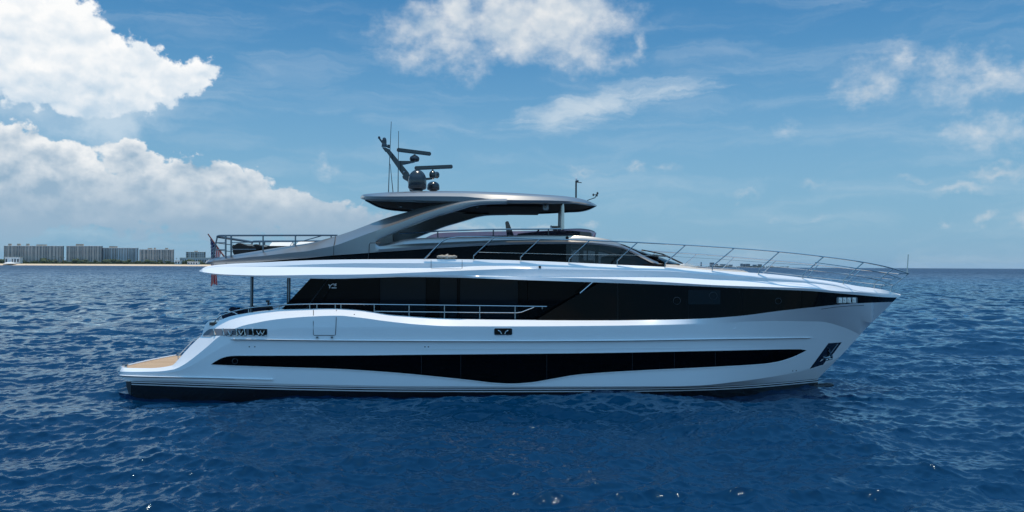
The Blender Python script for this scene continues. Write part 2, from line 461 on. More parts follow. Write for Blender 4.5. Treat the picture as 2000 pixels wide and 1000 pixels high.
# ------------------------------------------------------------------ yacht: traced lines
Dk = pl([(230, 1.9), (234, 2.3), (240, 2.52), (262, 2.68), (330, 2.80), (400, 2.95), (500, 3.1), (600, 3.2), (900, 3.35), (1200, 3.32), (1400, 3.12), (1500, 2.92), (1570, 2.68), (1647, 2.15), (1707, 1.35), (1740, .65), (1759, .04)])
stem = li([(1598, 739), (1643.7, 693.4), (1694, 639), (1744.5, 589.5), (1751, 582), (1759, 577.7)])
LE = pl([(256, 744), (400, 749), (600, 754.5), (800, 757.5), (1000, 758), (1200, 758), (1350, 756), (1450, 752), (1530, 746), (1598, 739.5)])
hE = pl([(256, 2.62), (500, 2.88), (900, 3.05), (1200, 2.9), (1350, 2.45), (1450, 1.8), (1530, 1.05), (1598, .03)])
LCh = pl([(240, 740), (400, 744.5), (600, 750.5), (800, 754), (1100, 755), (1300, 754.5), (1362, 753), (1440, 745.4), (1500, 737), (1550, 728.5), (1581, 720.8), (1608, 713), (1640, 697)])
hCh = pl([(240, 2.5), (262, 2.66), (500, 2.93), (900, 3.10), (1200, 3.0), (1350, 2.72), (1440, 2.2), (1500, 1.68), (1550, 1.12), (1581, .75), (1608, .42), (1640, .03)])
LS = pl([(230.5, 730), (262, 730.5), (339, 726.5), (374, 714), (402, 697), (440, 674), (480, 656), (520, 645.5), (560, 641), (650, 639.3), (850, 638.6), (1050, 638.3), (1200, 637), (1300, 635), (1400, 631), (1500, 627), (1600, 628), (1650, 640), (1680, 654)])
hS = pl([(230, 1.95), (234, 2.33), (240, 2.55), (262, 2.71), (400, 2.97), (600, 3.22), (900, 3.36), (1200, 3.32), (1400, 3.03), (1500, 2.62), (1570, 1.98), (1620, 1.25), (1655, .6), (1680, .03)])
LK = pl([(234, 725.6), (262, 726.3), (304, 725.6), (339, 721.4), (360, 711.6), (374, 701.8), (402, 679.4), (428.6, 657), (450, 645.5), (475, 636), (500, 630.5), (530, 625), (560, 621.5), (600, 618.5), (660, 616.5), (700, 620), (760, 628), (820, 634), (880, 637), (1000, 637.4), (1200, 636), (1300, 634), (1400, 629.5), (1500, 623), (1600, 617), (1660, 618), (1700, 630), (1705, 628)])
oK = pl([(234, .03), (402, .05), (600, .05), (800, .04), (1000, .0), (1300, .0), (1705, 0)])
LT = pl([(238, 717), (253.6, 718.6), (290, 719), (336, 713.7), (346, 704.6), (357, 692), (374, 673.8), (395, 654), (403, 647), (412, 638.5), (416, 633.6), (429, 626), (449.6, 618), (475.6, 612.8), (512, 608), (548, 605), (590, 604), (642, 603), (697, 605.8), (728, 610), (759, 615), (795.6, 618), (858, 622), (910, 623.7), (1040, 625.3), (1150, 625.8), (1284, 624.8), (1362, 622.7), (1440, 617.5), (1528, 606.5), (1580, 600.8), (1658, 593.3), (1744.5, 589.5)])
oT = pl([(238, .2), (330, .28), (374, .38), (412, .38), (450, .36), (560, .33), (700, .30), (1200, .28), (1300, .15), (1400, .03), (1500, 0)])
hT = lambda q: np.maximum(Dk(q) - oT(q) - li([(1500, 0), (1600, .05), (1700, .12), (1744, .45)])(q), .02)
def hbK(q):
    a = hS(q) + 0 * q
    w = li([(1250, 0), (1400, 1), (1705, 1)])(q)
    yS, yT = LS(q), LT(q)
    b = hS(q) + (hT(q) - hS(q)) * np.clip((yS - LK(q)) / np.maximum(yS - yT, .5), 0, 1)
    return np.maximum(a * (1 - w) + b * w, .02)
def clampstem(f, h):
    def g(q):
        q = np.asarray(q, float); s = stem(q)
        y = f(q); hb = h(q)
        hit = (q > 1598) & (y > s)
        return np.where(hit, s, y), np.where(hit, .02, hb)
    return g
HULL = [clampstem(LE, hE), clampstem(LCh, hCh), clampstem(LS, hS), clampstem(LK, hbK), clampstem(LT, hT)]
HSTART = [256, 240, 230.2, 234, 238]
def hull_hb(px, py):
    ys = []; hs = []
    for g in HULL:
        y, h = g(px); ys.append(float(y)); hs.append(float(h))
    # lines run from the bottom up, so py falls
    return float(np.interp(-py, [-a for a in ys], hs))
st_main = np.concatenate([np.linspace(262, 1560, 420), np.linspace(1562, 1744.5, 110)])
def hull_line(k):
    g, a = HULL[k], HSTART[k]
    first = a + (262 - a) * np.linspace(0, 1, 12)[:-1] ** 1.6
    q = np.concatenate([first, st_main])
    y, h = g(q)
    # beyond the stem stay on it
    return loc(q, y, -h)
yacht = empty("motor_yacht", "white and grey motor yacht with black window bands lying on the blue sea", "motor yacht", HEEL.copy())

hl = [hull_line(k) for k in range(5)]
hd = []
for k in range(4):
    for t in (0, .04, .2, .4, .6, .8, .96):
        hd.append(hl[k] * (1 - t) + hl[k + 1] * t)
hd.append(hl[4])
mb = MB(); mb.both(hd)
# stern face between the two sides
for k in range(4):
    a0, a1 = hl[k][0], hl[k + 1][0]
    ys = np.linspace(1, -1, 9)
    mb.grid([np.array([[a0[0] - .12 * (1 - t * t), a0[1] * t, a0[2]] for t in ys]), np.array([[a1[0] - .12 * (1 - t * t), a1[1] * t, a1[2]] for t in ys])])
hull = mb.build("hull", M['white'], yacht, smooth=13)
# cap rail and inner side of the bulwark
q = np.concatenate([np.linspace(344, 1440, 160)])
mb = MB()
t0 = loc(q, LT(q), -hT(q)); t1 = t0 + np.array([0, .16, 0.012]); t2 = t1 + np.array([0, .02, -.45])
mb.both([t0, t1, t2])
mb.build("bulwark", M['white'], yacht)

# boot stripes and bottom
hB = lambda q: np.maximum(hE(q), .03)
qb = np.linspace(256, 1598, 200)
offs = [(0, 0), (1.4, .006), (3.3, .008), (6.0, .010), (8.2, .012)]
def bl(i):
    o1 = li([(256, offs[i][0] * .95), (1000, offs[i][0]), (1598, offs[i][0] * .85)])
    e = loc(qb, LE(qb), -hE(qb))
    z = loc(qb, LE(qb) + o1(qb), -hE(qb))
    return z
L0, L1, L2, L3, L4 = [bl(i) for i in range(5)]
for L, k in ((L1, .004), (L2, .006), (L3, .012), (L4, .018)):
    L[:, 1] += k * 2
e2 = hl[0]
mb = MB(); mb.both([L1, L0], 0); mb.both([L3, L2], 0)
mb.build("boot_stripe", M['black'], yacht)
mb = MB(); mb.both([L2, L1], 0); mb.both([L4, L3], 0)
mb.build("pinstripe", M['stripe'], yacht)
L5 = L4.copy(); L5[:, 2] = -0.55; L5[:, 1] *= .93
L6 = L4.copy(); L6[:, 2] = -1.3; L6[:, 1] *= .25
L7 = L4.copy(); L7[:, 2] = -1.5; L7[:, 1] *= 0
mb = MB(); mb.both([L7, L6, L5, L4])
# transom under water, with the notch below the platform
for A_, B_ in ((L5, L4), (L6, L5), (L4, L0)):
    a0, a1 = A_[0], B_[0]
    mb.add([a0, (a0[0], -a0[1], a0[2]), (a1[0], -a1[1], a1[2]), a1], [(0, 1, 2, 3)])
# bulb at the foot of the stem
bx = np.linspace(1500, 1630, 24)
rings = []
for k in range(13):
    a = math.pi * 2 * k / 12
    row = []
    for q_ in bx:
        c0 = P(q_, li([(1500, 763), (1600, 753.5), (1630, 750.8)])(q_), 0)
        t = (q_ - 1500) / 130
        r = 0.17 * math.sqrt(max(0.0, 1 - max(0, (t - .86) / .14) ** 2)) * (0.6 + .4 * t)
        row.append((c0.x, c0.y + math.cos(a) * r * .8, c0.z + math.sin(a) * r * .75 - .02))
    rings.append(row)
mb.grid([np.array(r_) for r_ in rings])
mb.build("keel", M['black'], yacht, recalc=True)
# transom notch blade seen below the platform corner
mb = MB()
pts = [P(246, 745, -2.5), P(256, 745.5, -2.5), P(256, 772, -2.5), P(251, 768, -2.5), P(247, 755, -2.5)]
mb.prism([(p.x, p.z) for p in pts], -2.5, -2.42); mb.prism([(p.x, p.z) for p in pts], 2.42, 2.5)
mb.build("trim_tab", M['gdark'], yacht)

# rub rails: long thin mouldings on the topside
def moulding(name, pts, half, proud, material, parent=yacht, hb=hull_hb, n=120, mirror=True, ends=4):
    f = pl(pts); q = np.linspace(pts[0][0], pts[-1][0], n); y = f(q)
    w = np.clip(np.minimum(q - q[0], q[-1] - q) / ends, 0.05, 1)
    H = np.array([hb(a, b) for a, b in zip(q, y)])
    s = [loc(q, y + half * w, -H + .01), loc(q, y + half * .7 * w, -H - proud * w), loc(q, y + half * .25 * w, -H - proud * 1.05 * w), loc(q, y - half * w, -H + .01)]
    mb = MB()
    if mirror: mb.both(s)
    else: mb.grid(s)
    return mb.build(name, material, parent, smooth=50)
moulding("rub_rail", [(448, 661.6), (520, 662.3), (650, 664), (1000, 665.5), (1150, 665), (1400, 661.5), (1590, 658.8)], 1.9, .07, M['white'])
moulding("rub_rail", [(231.5, 732.5), (262, 734), (400, 737), (535, 740.8)], 1.9, .07, M['white'])
moulding("trim_strip", [(449, 663.6), (520, 664.3), (650, 666), (1000, 667.5), (1150, 667), (1400, 663.5), (1586, 660.8)], .5, .075, M['gdark'])
moulding("trim_strip", [(231.5, 734.8), (262, 736.2), (400, 739.0), (460, 740.6)], .4, .055, M['satin'])
moulding("spray_knuckle", [(760, 681.5), (1000, 681), (1200, 680.4), (1400, 678.2), (1560, 675)], 1.0, .012, M['white'], ends=120)

# generic patch that lies on the hull between two traced lines
def patch(name, top, bot, x0, x1, material, parent=yacht, off=.02, hb=hull_hb, n=300, m=6, mirror=True, edge=None):
    ft, fb = pl(top), pl(bot)
    t = (1 - np.cos(np.linspace(0, math.pi, n))) / 2 * .5 + np.linspace(0, 1, n) * .5
    q = x0 + (x1 - x0) * t
    rows = []
    for k in range(m + 1):
        y = fb(q) + (ft(q) - fb(q)) * k / m
        H = np.array([hb(a, b) for a, b in zip(q, y)])
        rows.append(loc(q, y, -H - off))
    mb = MB()
    if mirror: mb.both(rows)
    else: mb.grid(rows)
    # shallow return round the edge
    o = mb.build(name, material, parent, smooth=40)
    return o
WT = [(412, 711.5), (420, 706.5), (432, 700), (444, 696.4), (456, 695.2), (520, 695), (700, 694.5), (830, 693), (1000, 691.5), (1150, 690), (1400, 685.3), (1560, 682.2), (1575, 684)]
WB = [(412, 711.7), (440, 713), (540, 716.5), (650, 720), (750, 726), (870, 737), (930, 743.5), (965, 747.5), (1000, 749), (1035, 746.8), (1080, 739.5), (1125, 732), (1170, 728), (1250, 723.3), (1400, 716), (1490, 710.5), (1515, 707), (1545, 698.5), (1568, 688), (1575, 684.2)]
hw = patch("hull_window", WT, WB, 412, 1575, M['glass'])
# painted lip under the long hull window and a fine bright line above it
moulding("window_lip", [(a, b + 1.4) for a, b in WB[1:-1]], 1.1, .03, M['white'], n=200)
moulding("window_lip", [(456, 694), (700, 693.5), (830, 692), (1150, 689), (1400, 684.3), (1555, 681.2)], .6, .025, M['white'], n=160)
# seams between panes
for q_ in (823, 900, 1068, 1235, 1317, 1397):
    mb = MB()
    y0, y1 = float(pl(WT)(q_)) + .6, float(pl(WB)(q_)) - .6
    a = [P(q_, y, -hull_hb(q_, y) - .016) for y in (y0, y1)]
    mb.tube(a, .008, 4); mb.build("window_seam", M['gdark'], hw)
# portholes frames inside the long window
for q_, y_ in ((459, 705.5),):
    mb = MB(); c0 = P(q_, y_, -hull_hb(q_, y_) - .02)
    mb.tube([c0 + Vector((.09 * math.cos(a), 0, .09 * math.sin(a))) for a in np.linspace(0, 2 * math.pi, 20)], .012, 5, caps=False)
    mb.build("porthole", M['gdark'], hw)

# ------------------------------------------------------------------ flush black band forward of the diagonal, to the bow
LW = pl([(389, 531), (405, 535), (450, 538.3), (520, 541.5), (608, 544), (650, 544.6), (728, 542.6), (796, 541), (884, 542), (950, 544), (1014, 546.5), (1150, 551), (1300, 556.3), (1450, 563), (1550, 566.8), (1580, 568.2), (1658, 574.6), (1751, 581), (1759, 579)])
WI = pl([(389, .25), (450, .30), (1200, .30), (1350, .16), (1500, .0), (1760, 0)])
hW = lambda q: np.maximum(Dk(q) - .05 - WI(q), .02)
def band_hb(px, py):
    y0, y1 = float(LT(px)), float(LW(px))
    t = min(max((y0 - py) / max(y0 - y1, 1e-3), 0), 1)
    return float(hT(px)) * (1 - t) + float(hW(px)) * t
def band(name, x0t, x1t, x0b, x1b, material, off=0.0, n=60, m=5, parent=yacht):
    """pane of the flush band; its ends run from (x0b at the lower edge) to (x0t at the upper edge)"""
    rows = []
    for k in range(m + 1):
        t = k / m
        q = np.linspace(x0b + (x0t - x0b) * t, x1b + (x1t - x1b) * t, n)
        y = LT(q) * (1 - t) + LW(q) * t
        q2 = np.minimum(q, 1757)
        y = np.minimum(y, stem(q2)) if x1t > 1700 else y
        H = np.array([band_hb(a, b) for a, b in zip(q2, y)])
        rows.append(loc(q2, y, -H - off))
    mb = MB(); mb.both(rows)
    return mb.build(name, material, parent, smooth=40)
edges_t = [1172, 1207, 1347, 1450, 1566]
edges_b = [1046, 1207, 1345, 1450, 1566]
wins = []
for i in range(4):
    wins.append(band("deck_window", edges_t[i] + (0 if i == 0 else .4), edges_t[i + 1] - .4, edges_b[i] + (0 if i == 0 else .4), edges_b[i + 1] - .4, M['glass'], off=.0))
wins.append(band("deck_window", 1566.4, 1752, 1566.4, 1745, M['glass']))
# backing strip so that the gaps between the panes are dark
band("window_mullion", 1176, 1750, 1050, 1743, M['gdark'], off=-.03, n=150)
# paler pane seen in the band and the round frames in it
def flatpatch(name, x0, x1, y0, y1, hb, material, off, parent):
    rows = []
    for y in np.linspace(y1, y0, 3):
        q = np.linspace(x0, x1, 8)
        rows.append(loc(q, y, np.array([-hb(a, y) - off for a in q])))
    mb = MB(); mb.both(rows); return mb.build(name, material, parent)
flatpatch("pane", 1344, 1407, 566.5, 594.5, band_hb, M['glass2'], .006, wins[2])
for q_, y_, r_ in ((1393, 578, .13), (1322, 587.5, .12), (1520, 588, .10)):
    for sgn in (1, -1):
        c0 = P(q_, y_, -band_hb(q_, y_) - .015); c0.y *= sgn
        mb = MB(); mb.tube([c0 + Vector((r_ * math.cos(a), 0, r_ * math.sin(a))) for a in np.linspace(0, 2 * math.pi, 24)], .007, 5, caps=False)
        mb.build("porthole", M['gdark'], wins[2] if q_ < 1450 else wins[3])

# ------------------------------------------------------------------ white wing (upper deck edge)
LU = pl([(389, 529.2), (393, 526), (404, 520.5), (440, 516), (520, 512), (620, 508), (700, 506.7), (825, 506), (925, 506.7), (1025, 509), (1110, 512.5), (1200, 516.7), (1300, 521.5), (1400, 528.5), (1500, 535), (1580, 544), (1625, 550), (1677, 559), (1730, 567), (1759, 577.2)])
WR = [
 (LU, li([(389, .10), (404, .36), (440, .42), (520, .44), (1000, .42), (1200, .40), (1400, .36), (1600, .32), (1700, .30), (1759, .02)])),
 (pl([(389, 529.4), (404, 523), (440, 519), (520, 519.5), (620, 516), (700, 514), (820, 514), (875, 514.7), (950, 516.5), (1000, 518.8), (1050, 522.2), (1100, 523), (1200, 525), (1300, 527.2), (1400, 534.5), (1500, 541.3), (1572, 547), (1625, 554), (1680, 568), (1730, 573.5), (1759, 577.4)]),
  li([(389, .08), (404, .30), (440, .34), (520, .36), (950, .33), (1050, .28), (1400, .26), (1572, .24), (1625, .16), (1680, .0), (1759, .02)])),
 (pl([(389, 529.6), (404, 524), (440, 520), (520, 521), (620, 521.5), (700, 522.2), (820, 523), (875, 521.9), (950, 519), (1000, 520), (1050, 523.2), (1100, 524), (1200, 526), (1300, 528.2), (1400, 535.5), (1500, 542.2), (1572, 548), (1625, 555), (1680, 568.6), (1730, 574.3), (1759, 577.6)]),
  li([(389, .07), (404, .29), (440, .335), (520, .355), (820, .355), (950, .325), (1050, .275), (1400, .255), (1572, .235), (1625, .15), (1680, -.01), (1759, .02)])),
 (pl([(389, 529.9), (404, 532.6), (440, 536), (520, 538), (620, 536.8), (700, 536), (820, 532), (875, 529.7), (950, 526.7), (1000, 525), (1050, 525.4), (1100, 526), (1200, 527.6), (1300, 530), (1400, 537.4), (1500, 543.5), (1572, 549.2), (1625, 556), (1680, 569.0), (1730, 575), (1759, 577.8)]),
  li([(389, .05), (404, .02), (440, .0), (900, -.0), (960, .12), (1050, .26), (1400, .245), (1572, .225), (1625, .14), (1680, -.015), (1759, .02)])),
 (pl([(389, 530.1), (404, 533.3), (440, 536.8), (520, 539), (620, 539), (700, 539), (820, 537), (950, 538), (1060, 541), (1100, 540.6), (1200, 540.8), (1300, 541.3), (1400, 545.7), (1500, 549.2), (1572, 552.3), (1625, 557.5), (1680, 569.4), (1730, 575.6), (1759, 578)]),
  li([(389, .05), (404, .03), (440, .01), (900, .01), (960, .13), (1050, .27), (1100, .27), (1400, .255), (1572, .23), (1625, .145), (1680, -.01), (1759, .02)])),
 (pl([(389, 530.3), (404, 534), (440, 537.4), (520, 540), (620, 541), (700, 541), (820, 538.6), (950, 540), (1060, 541.8), (1100, 542.6), (1200, 545.4), (1300, 551), (1400, 557), (1500, 560.5), (1572, 563), (1642, 569), (1680, 570.6), (1730, 576.2), (1759, 578.2)]),
  li([(389, .05), (404, .04), (440, .02), (900, .02), (1000, .08), (1100, .06), (1200, -.0), (1680, -.03), (1759, .02)])),
 (LW, li([(389, .05), (440, .04), (1000, .05), (1300, .05), (1700, .05), (1759, .0)])),
]
qw = np.concatenate([389 + 15 * np.linspace(0, 1, 10)[:-1] ** 1.3, np.linspace(404, 1690, 260), np.linspace(1693, 1759, 30)])
def sc(q):  # insets shrink where the bow narrows
    return np.minimum(1, Dk(q) / 1.6)
wl = []
for f, o in WR:
    h = np.maximum(Dk(q_ := qw) - o(qw) * sc(qw) - WI(qw), .01)
    # corner of the wing at the stern
    h = h - li([(389, .35), (395, .12), (404, .02), (412, 0)])(qw)
    wl.append(loc(qw, f(qw), -h))
mb = MB(); mb.both(wl[::-1])
# underside
un0 = wl[-1]; un1 = un0 + np.array([0, .35, .03]); un1[:, 1] = np.minimum(un1[:, 1], -.0)
un2 = un1.copy(); un2[:, 1] = 0
mb.both([un2, un1, un0])
mb.build("upper_deck_wing", M['white'], yacht, smooth=9, recalc=False)
# aft fascia of the wing (across the stern) and the deck surface
mb = MB()
for k in range(len(wl) - 1):
    a0, a1 = wl[k][0], wl[k + 1][0]
    mb.add([a0, (a0[0], -a0[1], a0[2]), (a1[0], -a1[1], a1[2]), a1], [(0, 1, 2, 3)])
mb.build("stern_fascia", M['white'], yacht)
mb = MB()
d0 = wl[0]; rows = []
for t in np.linspace(1, -1, 15):
    r_ = d0.copy(); r_[:, 1] = d0[:, 1] * t
    r_[:, 2] = d0[:, 2] + (1 - t * t) * 0.05 - .004
    rows.append(r_)
mb.grid(rows)
mb.build("upper_deck", M['white2'], yacht)

# ------------------------------------------------------------------ grey superstructure
Dg = pl([(401, 1.85), (406, 1.98), (420, 2.06), (500, 2.14), (600, 2.28), (700, 2.40), (760, 2.46), (900, 2.46), (1100, 2.42), (1200, 2.28), (1286, 1.95), (1300, 1.85)])
ST = pl([(401, 512.8), (404, 509.5), (410, 506.5), (420, 503.6), (441, 500.3), (463, 496.5), (500, 490.5), (540, 484), (570, 479.5), (600, 475.5), (620, 471), (655, 461.5), (680, 453.5), (700, 446.3), (730, 434.5), (760, 424), (795, 414), (830, 404), (860, 395.2), (880, 390.5), (900, 386.6), (930, 384.2), (960, 383.6), (990, 384.5)])
SC = pl([(401, 513.6), (404, 511.5), (420, 508.3), (442, 505.8), (480, 501.5), (520, 497.7), (560, 492.8), (600, 488.8), (620, 485), (652, 478.5), (680, 469), (710, 457.8), (740, 447.3), (780, 433.5), (820, 419), (860, 406.5), (890, 398.2), (920, 392.7), (960, 390.2), (990, 390)])
SB = pl([(733, 474), (734.5, 471.5), (737, 469.3), (745, 465), (760, 458.3), (790, 445.5), (820, 433.7), (850, 422.5), (870, 416.8), (900, 408), (920, 402), (945, 398.2), (980, 397.2), (990, 397.2)])
GL = pl([(401, 514.5), (415, 517), (442, 515.7), (500, 512), (560, 507), (600, 504), (650, 499), (700, 495.5), (740, 492.5), (780, 490), (820, 487), (860, 484.5), (900, 482), (950, 479.5), (1000, 477.5), (1050, 476.5), (1100, 476.5), (1150, 477.5), (1180, 480), (1210, 484.5), (1230, 492), (1250, 502), (1270, 512), (1286, 520)])
ML = pl([(733, 474), (734.5, 477), (737, 479.5), (743, 481), (760, 480), (780, 478), (820, 475.3), (858, 473.8), (900, 471.6), (950, 469.6), (1000, 468.2), (1050, 468), (1100, 468.6), (1150, 470), (1180, 473), (1205, 477.2), (1240, 490), (1260, 500.5), (1280, 510), (1290, 514), (1300, 516.5)])
CT = pl([(733, 474.5), (737, 479), (760, 474.5), (790, 467.5), (820, 465), (850, 464), (900, 462.6), (1000, 460.3), (1050, 459.6), (1100, 460.4), (1130, 460.6), (1155, 462.5), (1170, 464.3), (1193, 468.7), (1210, 475), (1240, 489.3), (1260, 499.9), (1280, 509.4), (1300, 516)])
gt = mb = MB()
# tail
q = np.concatenate([401 + 9 * np.linspace(0, 1, 8)[:-1] ** 1.4, np.linspace(410, 733, 90)])
MID = lambda q: SC(q) + (GL(q) - SC(q)) * li([(401, .5), (733, (474 - 449.7) / (493 - 449.7))])(q)
in_o = li([(401, .25), (420, .36), (700, .42), (990, .40)])
ln = [loc(q, GL(q), -Dg(q)), loc(q, MID(q), -Dg(q) - .02), loc(q, SC(q) + 1.6, -Dg(q) - .035), loc(q, SC(q), -Dg(q) + .03), loc(q, SC(q) * .35 + ST(q) * .65, -Dg(q) + in_o(q) * .7), loc(q, ST(q), -Dg(q) + in_o(q))]
inner = ln[-1] + np.array([0, .10, -.02]); inner2 = ln[0] + np.array([0, .45, 0.0])
mb.both(ln + [inner, inner2])
# arch
q = np.concatenate([733 + 12 * np.linspace(0, 1, 10)[:-1] ** 1.8, np.linspace(745, 990, 80)])
ln = [loc(q, SB(q), -Dg(q) - .01), loc(q, SB(q) - .2 * (SB(q) - SC(q)), -Dg(q) - .02), loc(q, SC(q) + 1.6, -Dg(q) - .02), loc(q, SC(q), -Dg(q) + .03), loc(q, SC(q) * .35 + ST(q) * .65, -Dg(q) + in_o(q) * .7), loc(q, ST(q), -Dg(q) + in_o(q))]
ii = ln[-1] + np.array([0, .06, -.03]); jj = ln[0] + np.array([0, .30, 0])
mb.both(ln + [ii, jj], close=True)
# lower flank under the opening, running forward into the windscreen pillar
q = np.concatenate([733 + 12 * np.linspace(0, 1, 10)[:-1] ** 1.8, np.linspace(745, 1286, 170)])
MM = lambda q: ML(q) + (GL(q) - ML(q)) * li([(733, .5), (900, .45), (1000, .5), (1286, .5)])(q)
hi_ = li([(733, .02), (800, .10), (900, .22), (1100, .24), (1200, .20), (1286, .12)])
ln = [loc(q, GL(q), -Dg(q)), loc(q, MM(q), -Dg(q) - .02), loc(q, ML(q) + .8, -Dg(q) + hi_(q) * .75), loc(q, ML(q), -Dg(q) + hi_(q)), loc(q, ML(q) - .35 * (ML(q) - CT(q)), -Dg(q) + hi_(q) + .02), loc(q, CT(q), -Dg(q) + hi_(q) + .12)]
inn = ln[-1] + np.array([0, .08, 0])
mb.both(ln + [inn])
superstructure = mb.build("superstructure", M['grey'], yacht, smooth=35)
# panel seams on the grey flank
for pts_ in ([(655, 462), (654, 470), (652, 480), (651.5, 499)], [(743, 474.5), (723, 474.5), (721, 478), (720.5, 493), (719, 506)], [(443, 500.5), (441.5, 504), (441.5, 515.5)]):
    for sg in (1, -1):
        mb = MB(); vs = []
        for a, b in pts_:
            hb = float(Dg(a)) + .03
            if b < float(SC(a)): hb -= float(in_o(a)) * (float(SC(a)) - b) / (float(SC(a)) - float(ST(a))) + .02
            v = P(a, b, -hb); v.y *= sg; vs.append(v)
        mb.tube(vs, .010, 4); mb.build("panel_seam", M['gdark'], superstructure)
# stern end of the grey deck edge, across the yacht, and the roof over the pilothouse
mb = MB()
q0 = 401.0
sec = [P(q0, float(GL(q0)), -1.85), P(q0, float(SC(q0)), -1.88), P(q0, float(ST(q0)), -1.62)]
lines = []
for p in sec:
    lines.append(np.array([[p.x - .10 * (1 - t * t), p.y * t, p.z] for t in np.linspace(1, -1, 9)]))
mb.grid(lines)
mb.build("stern_coaming", M['grey'], yacht)
q = np.linspace(735, 1300, 120); mb = MB()
base = loc(q, CT(q), -Dg(q) + hi_(q) + .2)
rows = []
for t in np.linspace(1, -1, 13):
    r_ = base.copy(); r_[:, 1] = base[:, 1] * t; r_[:, 2] = base[:, 2] + (1 - t * t) * .03 - .01
    r_[:, 0] += (1 - t * t) * li([(735, 0), (1150, .0), (1200, .25), (1300, .9)])(q)
    rows.append(r_)
mb.grid(rows[:], 0)
msk = [i for i in range(len(mb.f))]
mb.build("pilothouse_roof", M['grey'], yacht)
# flybridge floor (under the arch and aft)
mb = MB()
q = np.linspace(404, 742, 60); base = loc(q, np.maximum(GL(q) - 9, ST(q) + 3), -Dg(q) + .45)
base[:, 2] = P(520, 499, -2).z - .05
mb.grid([base, base * np.array([1, -1, 1])])
mb.build("flybridge_floor", M['gdark'], yacht)

# dark glass belt under the grey flank
hG = lambda q: Dg(q) - .06
def belt_hb(px, py):
    t = (py - float(GL(px))) / max(float(LU(px)) - float(GL(px)), .5)
    return float(hG(px)) + .04 * t
def belt(x0, x1, material, name="pilothouse_window", parent=yacht, m=3, n=60, off=0.0):
    q = np.linspace(x0, x1, n); rows = []
    for k in range(m + 1):
        t = k / m
        y = GL(q) - 1 + (LU(q) + 3 - GL(q) + 1) * (1 - t)
        rows.append(loc(q, np.maximum(y, GL(q) - 1), -np.array([belt_hb(a, b) for a, b in zip(q, y)]) - off))
    mb = MB(); mb.both(rows); return mb.build(name, material, parent, smooth=40)
belt(446, 1105, M['glass'], n=140)
belt(1105.6, 1288, M['tint'])
# pilothouse interior seen through the tinted side windows
mb = MB()
zf = P(1200, 512, 0).z
for px_, w_ in ((1108, 8), (1162, 6.5), (1146, 2.5)):
    a = P(px_, 470, -1.9); b = P(px_, 515, -1.9)
    mb = MB(); mb.box(((a.x + P(px_ + w_, 470, -1.9).x) / 2, -1.9, (a.z + b.z) / 2), (w_ * .018, .1, 1.0))
    mb.build("pillar", M['under'], yacht)
mb = MB(); a = P(1100, 500, 0); b = P(1280, 500, 0)
mb.box(((a.x + b.x) / 2, 0, zf - .16), (b.x - a.x, 4.2, .1)); mb.box((a.x, 0, zf + .3), (.1, 4.4, 1.1))
a1 = P(1185, 500, 0); mb.box((a1.x + .8, 0, zf + .06), (1.7, 3.2, .35))
mb.build("dashboard", M['under'], yacht, bevel=.03)
for yy in (-.9, .5):
    mb = MB(); c0 = P(1146, 512, yy)
    mb.box((c0.x, yy, c0.z - .02), (.5, .55, .16)); mb.box((c0.x - .22, yy, c0.z + .30), (.14, .52, .62)); mb.box((c0.x - .20, yy, c0.z + .68), (.12, .3, .18))
    mb.build("pilot_seat", M['blackp'], yacht, bevel=.03)

# windscreen at the front of the pilothouse (glass across, raked)
mb = MB(); q = np.linspace(1212, 1298, 14); rows = []
for t in np.linspace(.97, -.97, 15):
    b_ = loc(q, np.interp(q, [1212, 1240, 1298], [476, 489, 515.5]), -Dg(q) + .18)
    b_[:, 1] *= t; b_[:, 0] += (1 - t * t) * li([(1212, .35), (1298, .9)])(q); b_[:, 2] += .02
    rows.append(b_)
mb.grid(rows); mb.build("windscreen", M['glass'], yacht)
# wipers
for yy, dx in ((-1.3, 0), (-.2, .12), (1.2, 0)):
    mb = MB(); a = P(1243 + dx, 490, yy); b = P(1300, 516, yy)
    mb.tube([a + Vector((.2, 0, .04)), (a + b) / 2 + Vector((.42, 0, .13)), b + Vector((.62, 0, .03))], .018, 6)
    mb.tube([(a + b) / 2 + Vector((.05, 0, .08)), (a + b) / 2 + Vector((.6, 0, .05))], .03, 6)
    mb.build("wiper", M['rubber'], yacht)

# ------------------------------------------------------------------ hardtop roof
hR = pl([(704, .5), (707, 1.2), (715, 1.75), (735, 2.15), (765, 2.32), (900, 2.36), (1050, 2.32), (1110, 2.12), (1140, 1.72), (1155, 1.2), (1163, .5), (1165.5, .05)])
RT = pl([(704, 385), (706, 381.8), (710, 379.8), (730, 377.6), (760, 375.5), (805, 374), (850, 373), (900, 373.4), (960, 375), (1000, 376.6), (1050, 379.6), (1100, 383), (1125, 386.3), (1145, 391), (1155, 395), (1162, 398.6), (1165.5, 401.3)])
RC = pl([(704, 386.3), (710, 383.3), (720, 382.8), (760, 383), (830, 382.6), (900, 383.2), (930, 385.5), (960, 388.5), (1000, 390.3), (1060, 390.7), (1100, 391.7), (1130, 394), (1150, 397.8), (1160, 400.6), (1165.5, 401.8)])
RB = pl([(704, 387.4), (710, 389.8), (720, 391.2), (760, 392.4), (800, 393.4), (860, 396), (945, 397.8), (1060, 397.6), (1120, 397.2), (1140, 399.4), (1155, 401.6), (1163, 402.4), (1165.5, 402.2)])
q = np.concatenate([704 + 26 * np.linspace(0, 1, 14)[:-1] ** 1.7, np.linspace(730, 1110, 90), 1165.5 - 55.5 * np.linspace(1, 0, 22)[1:] ** 1.6])
h = hR(q)
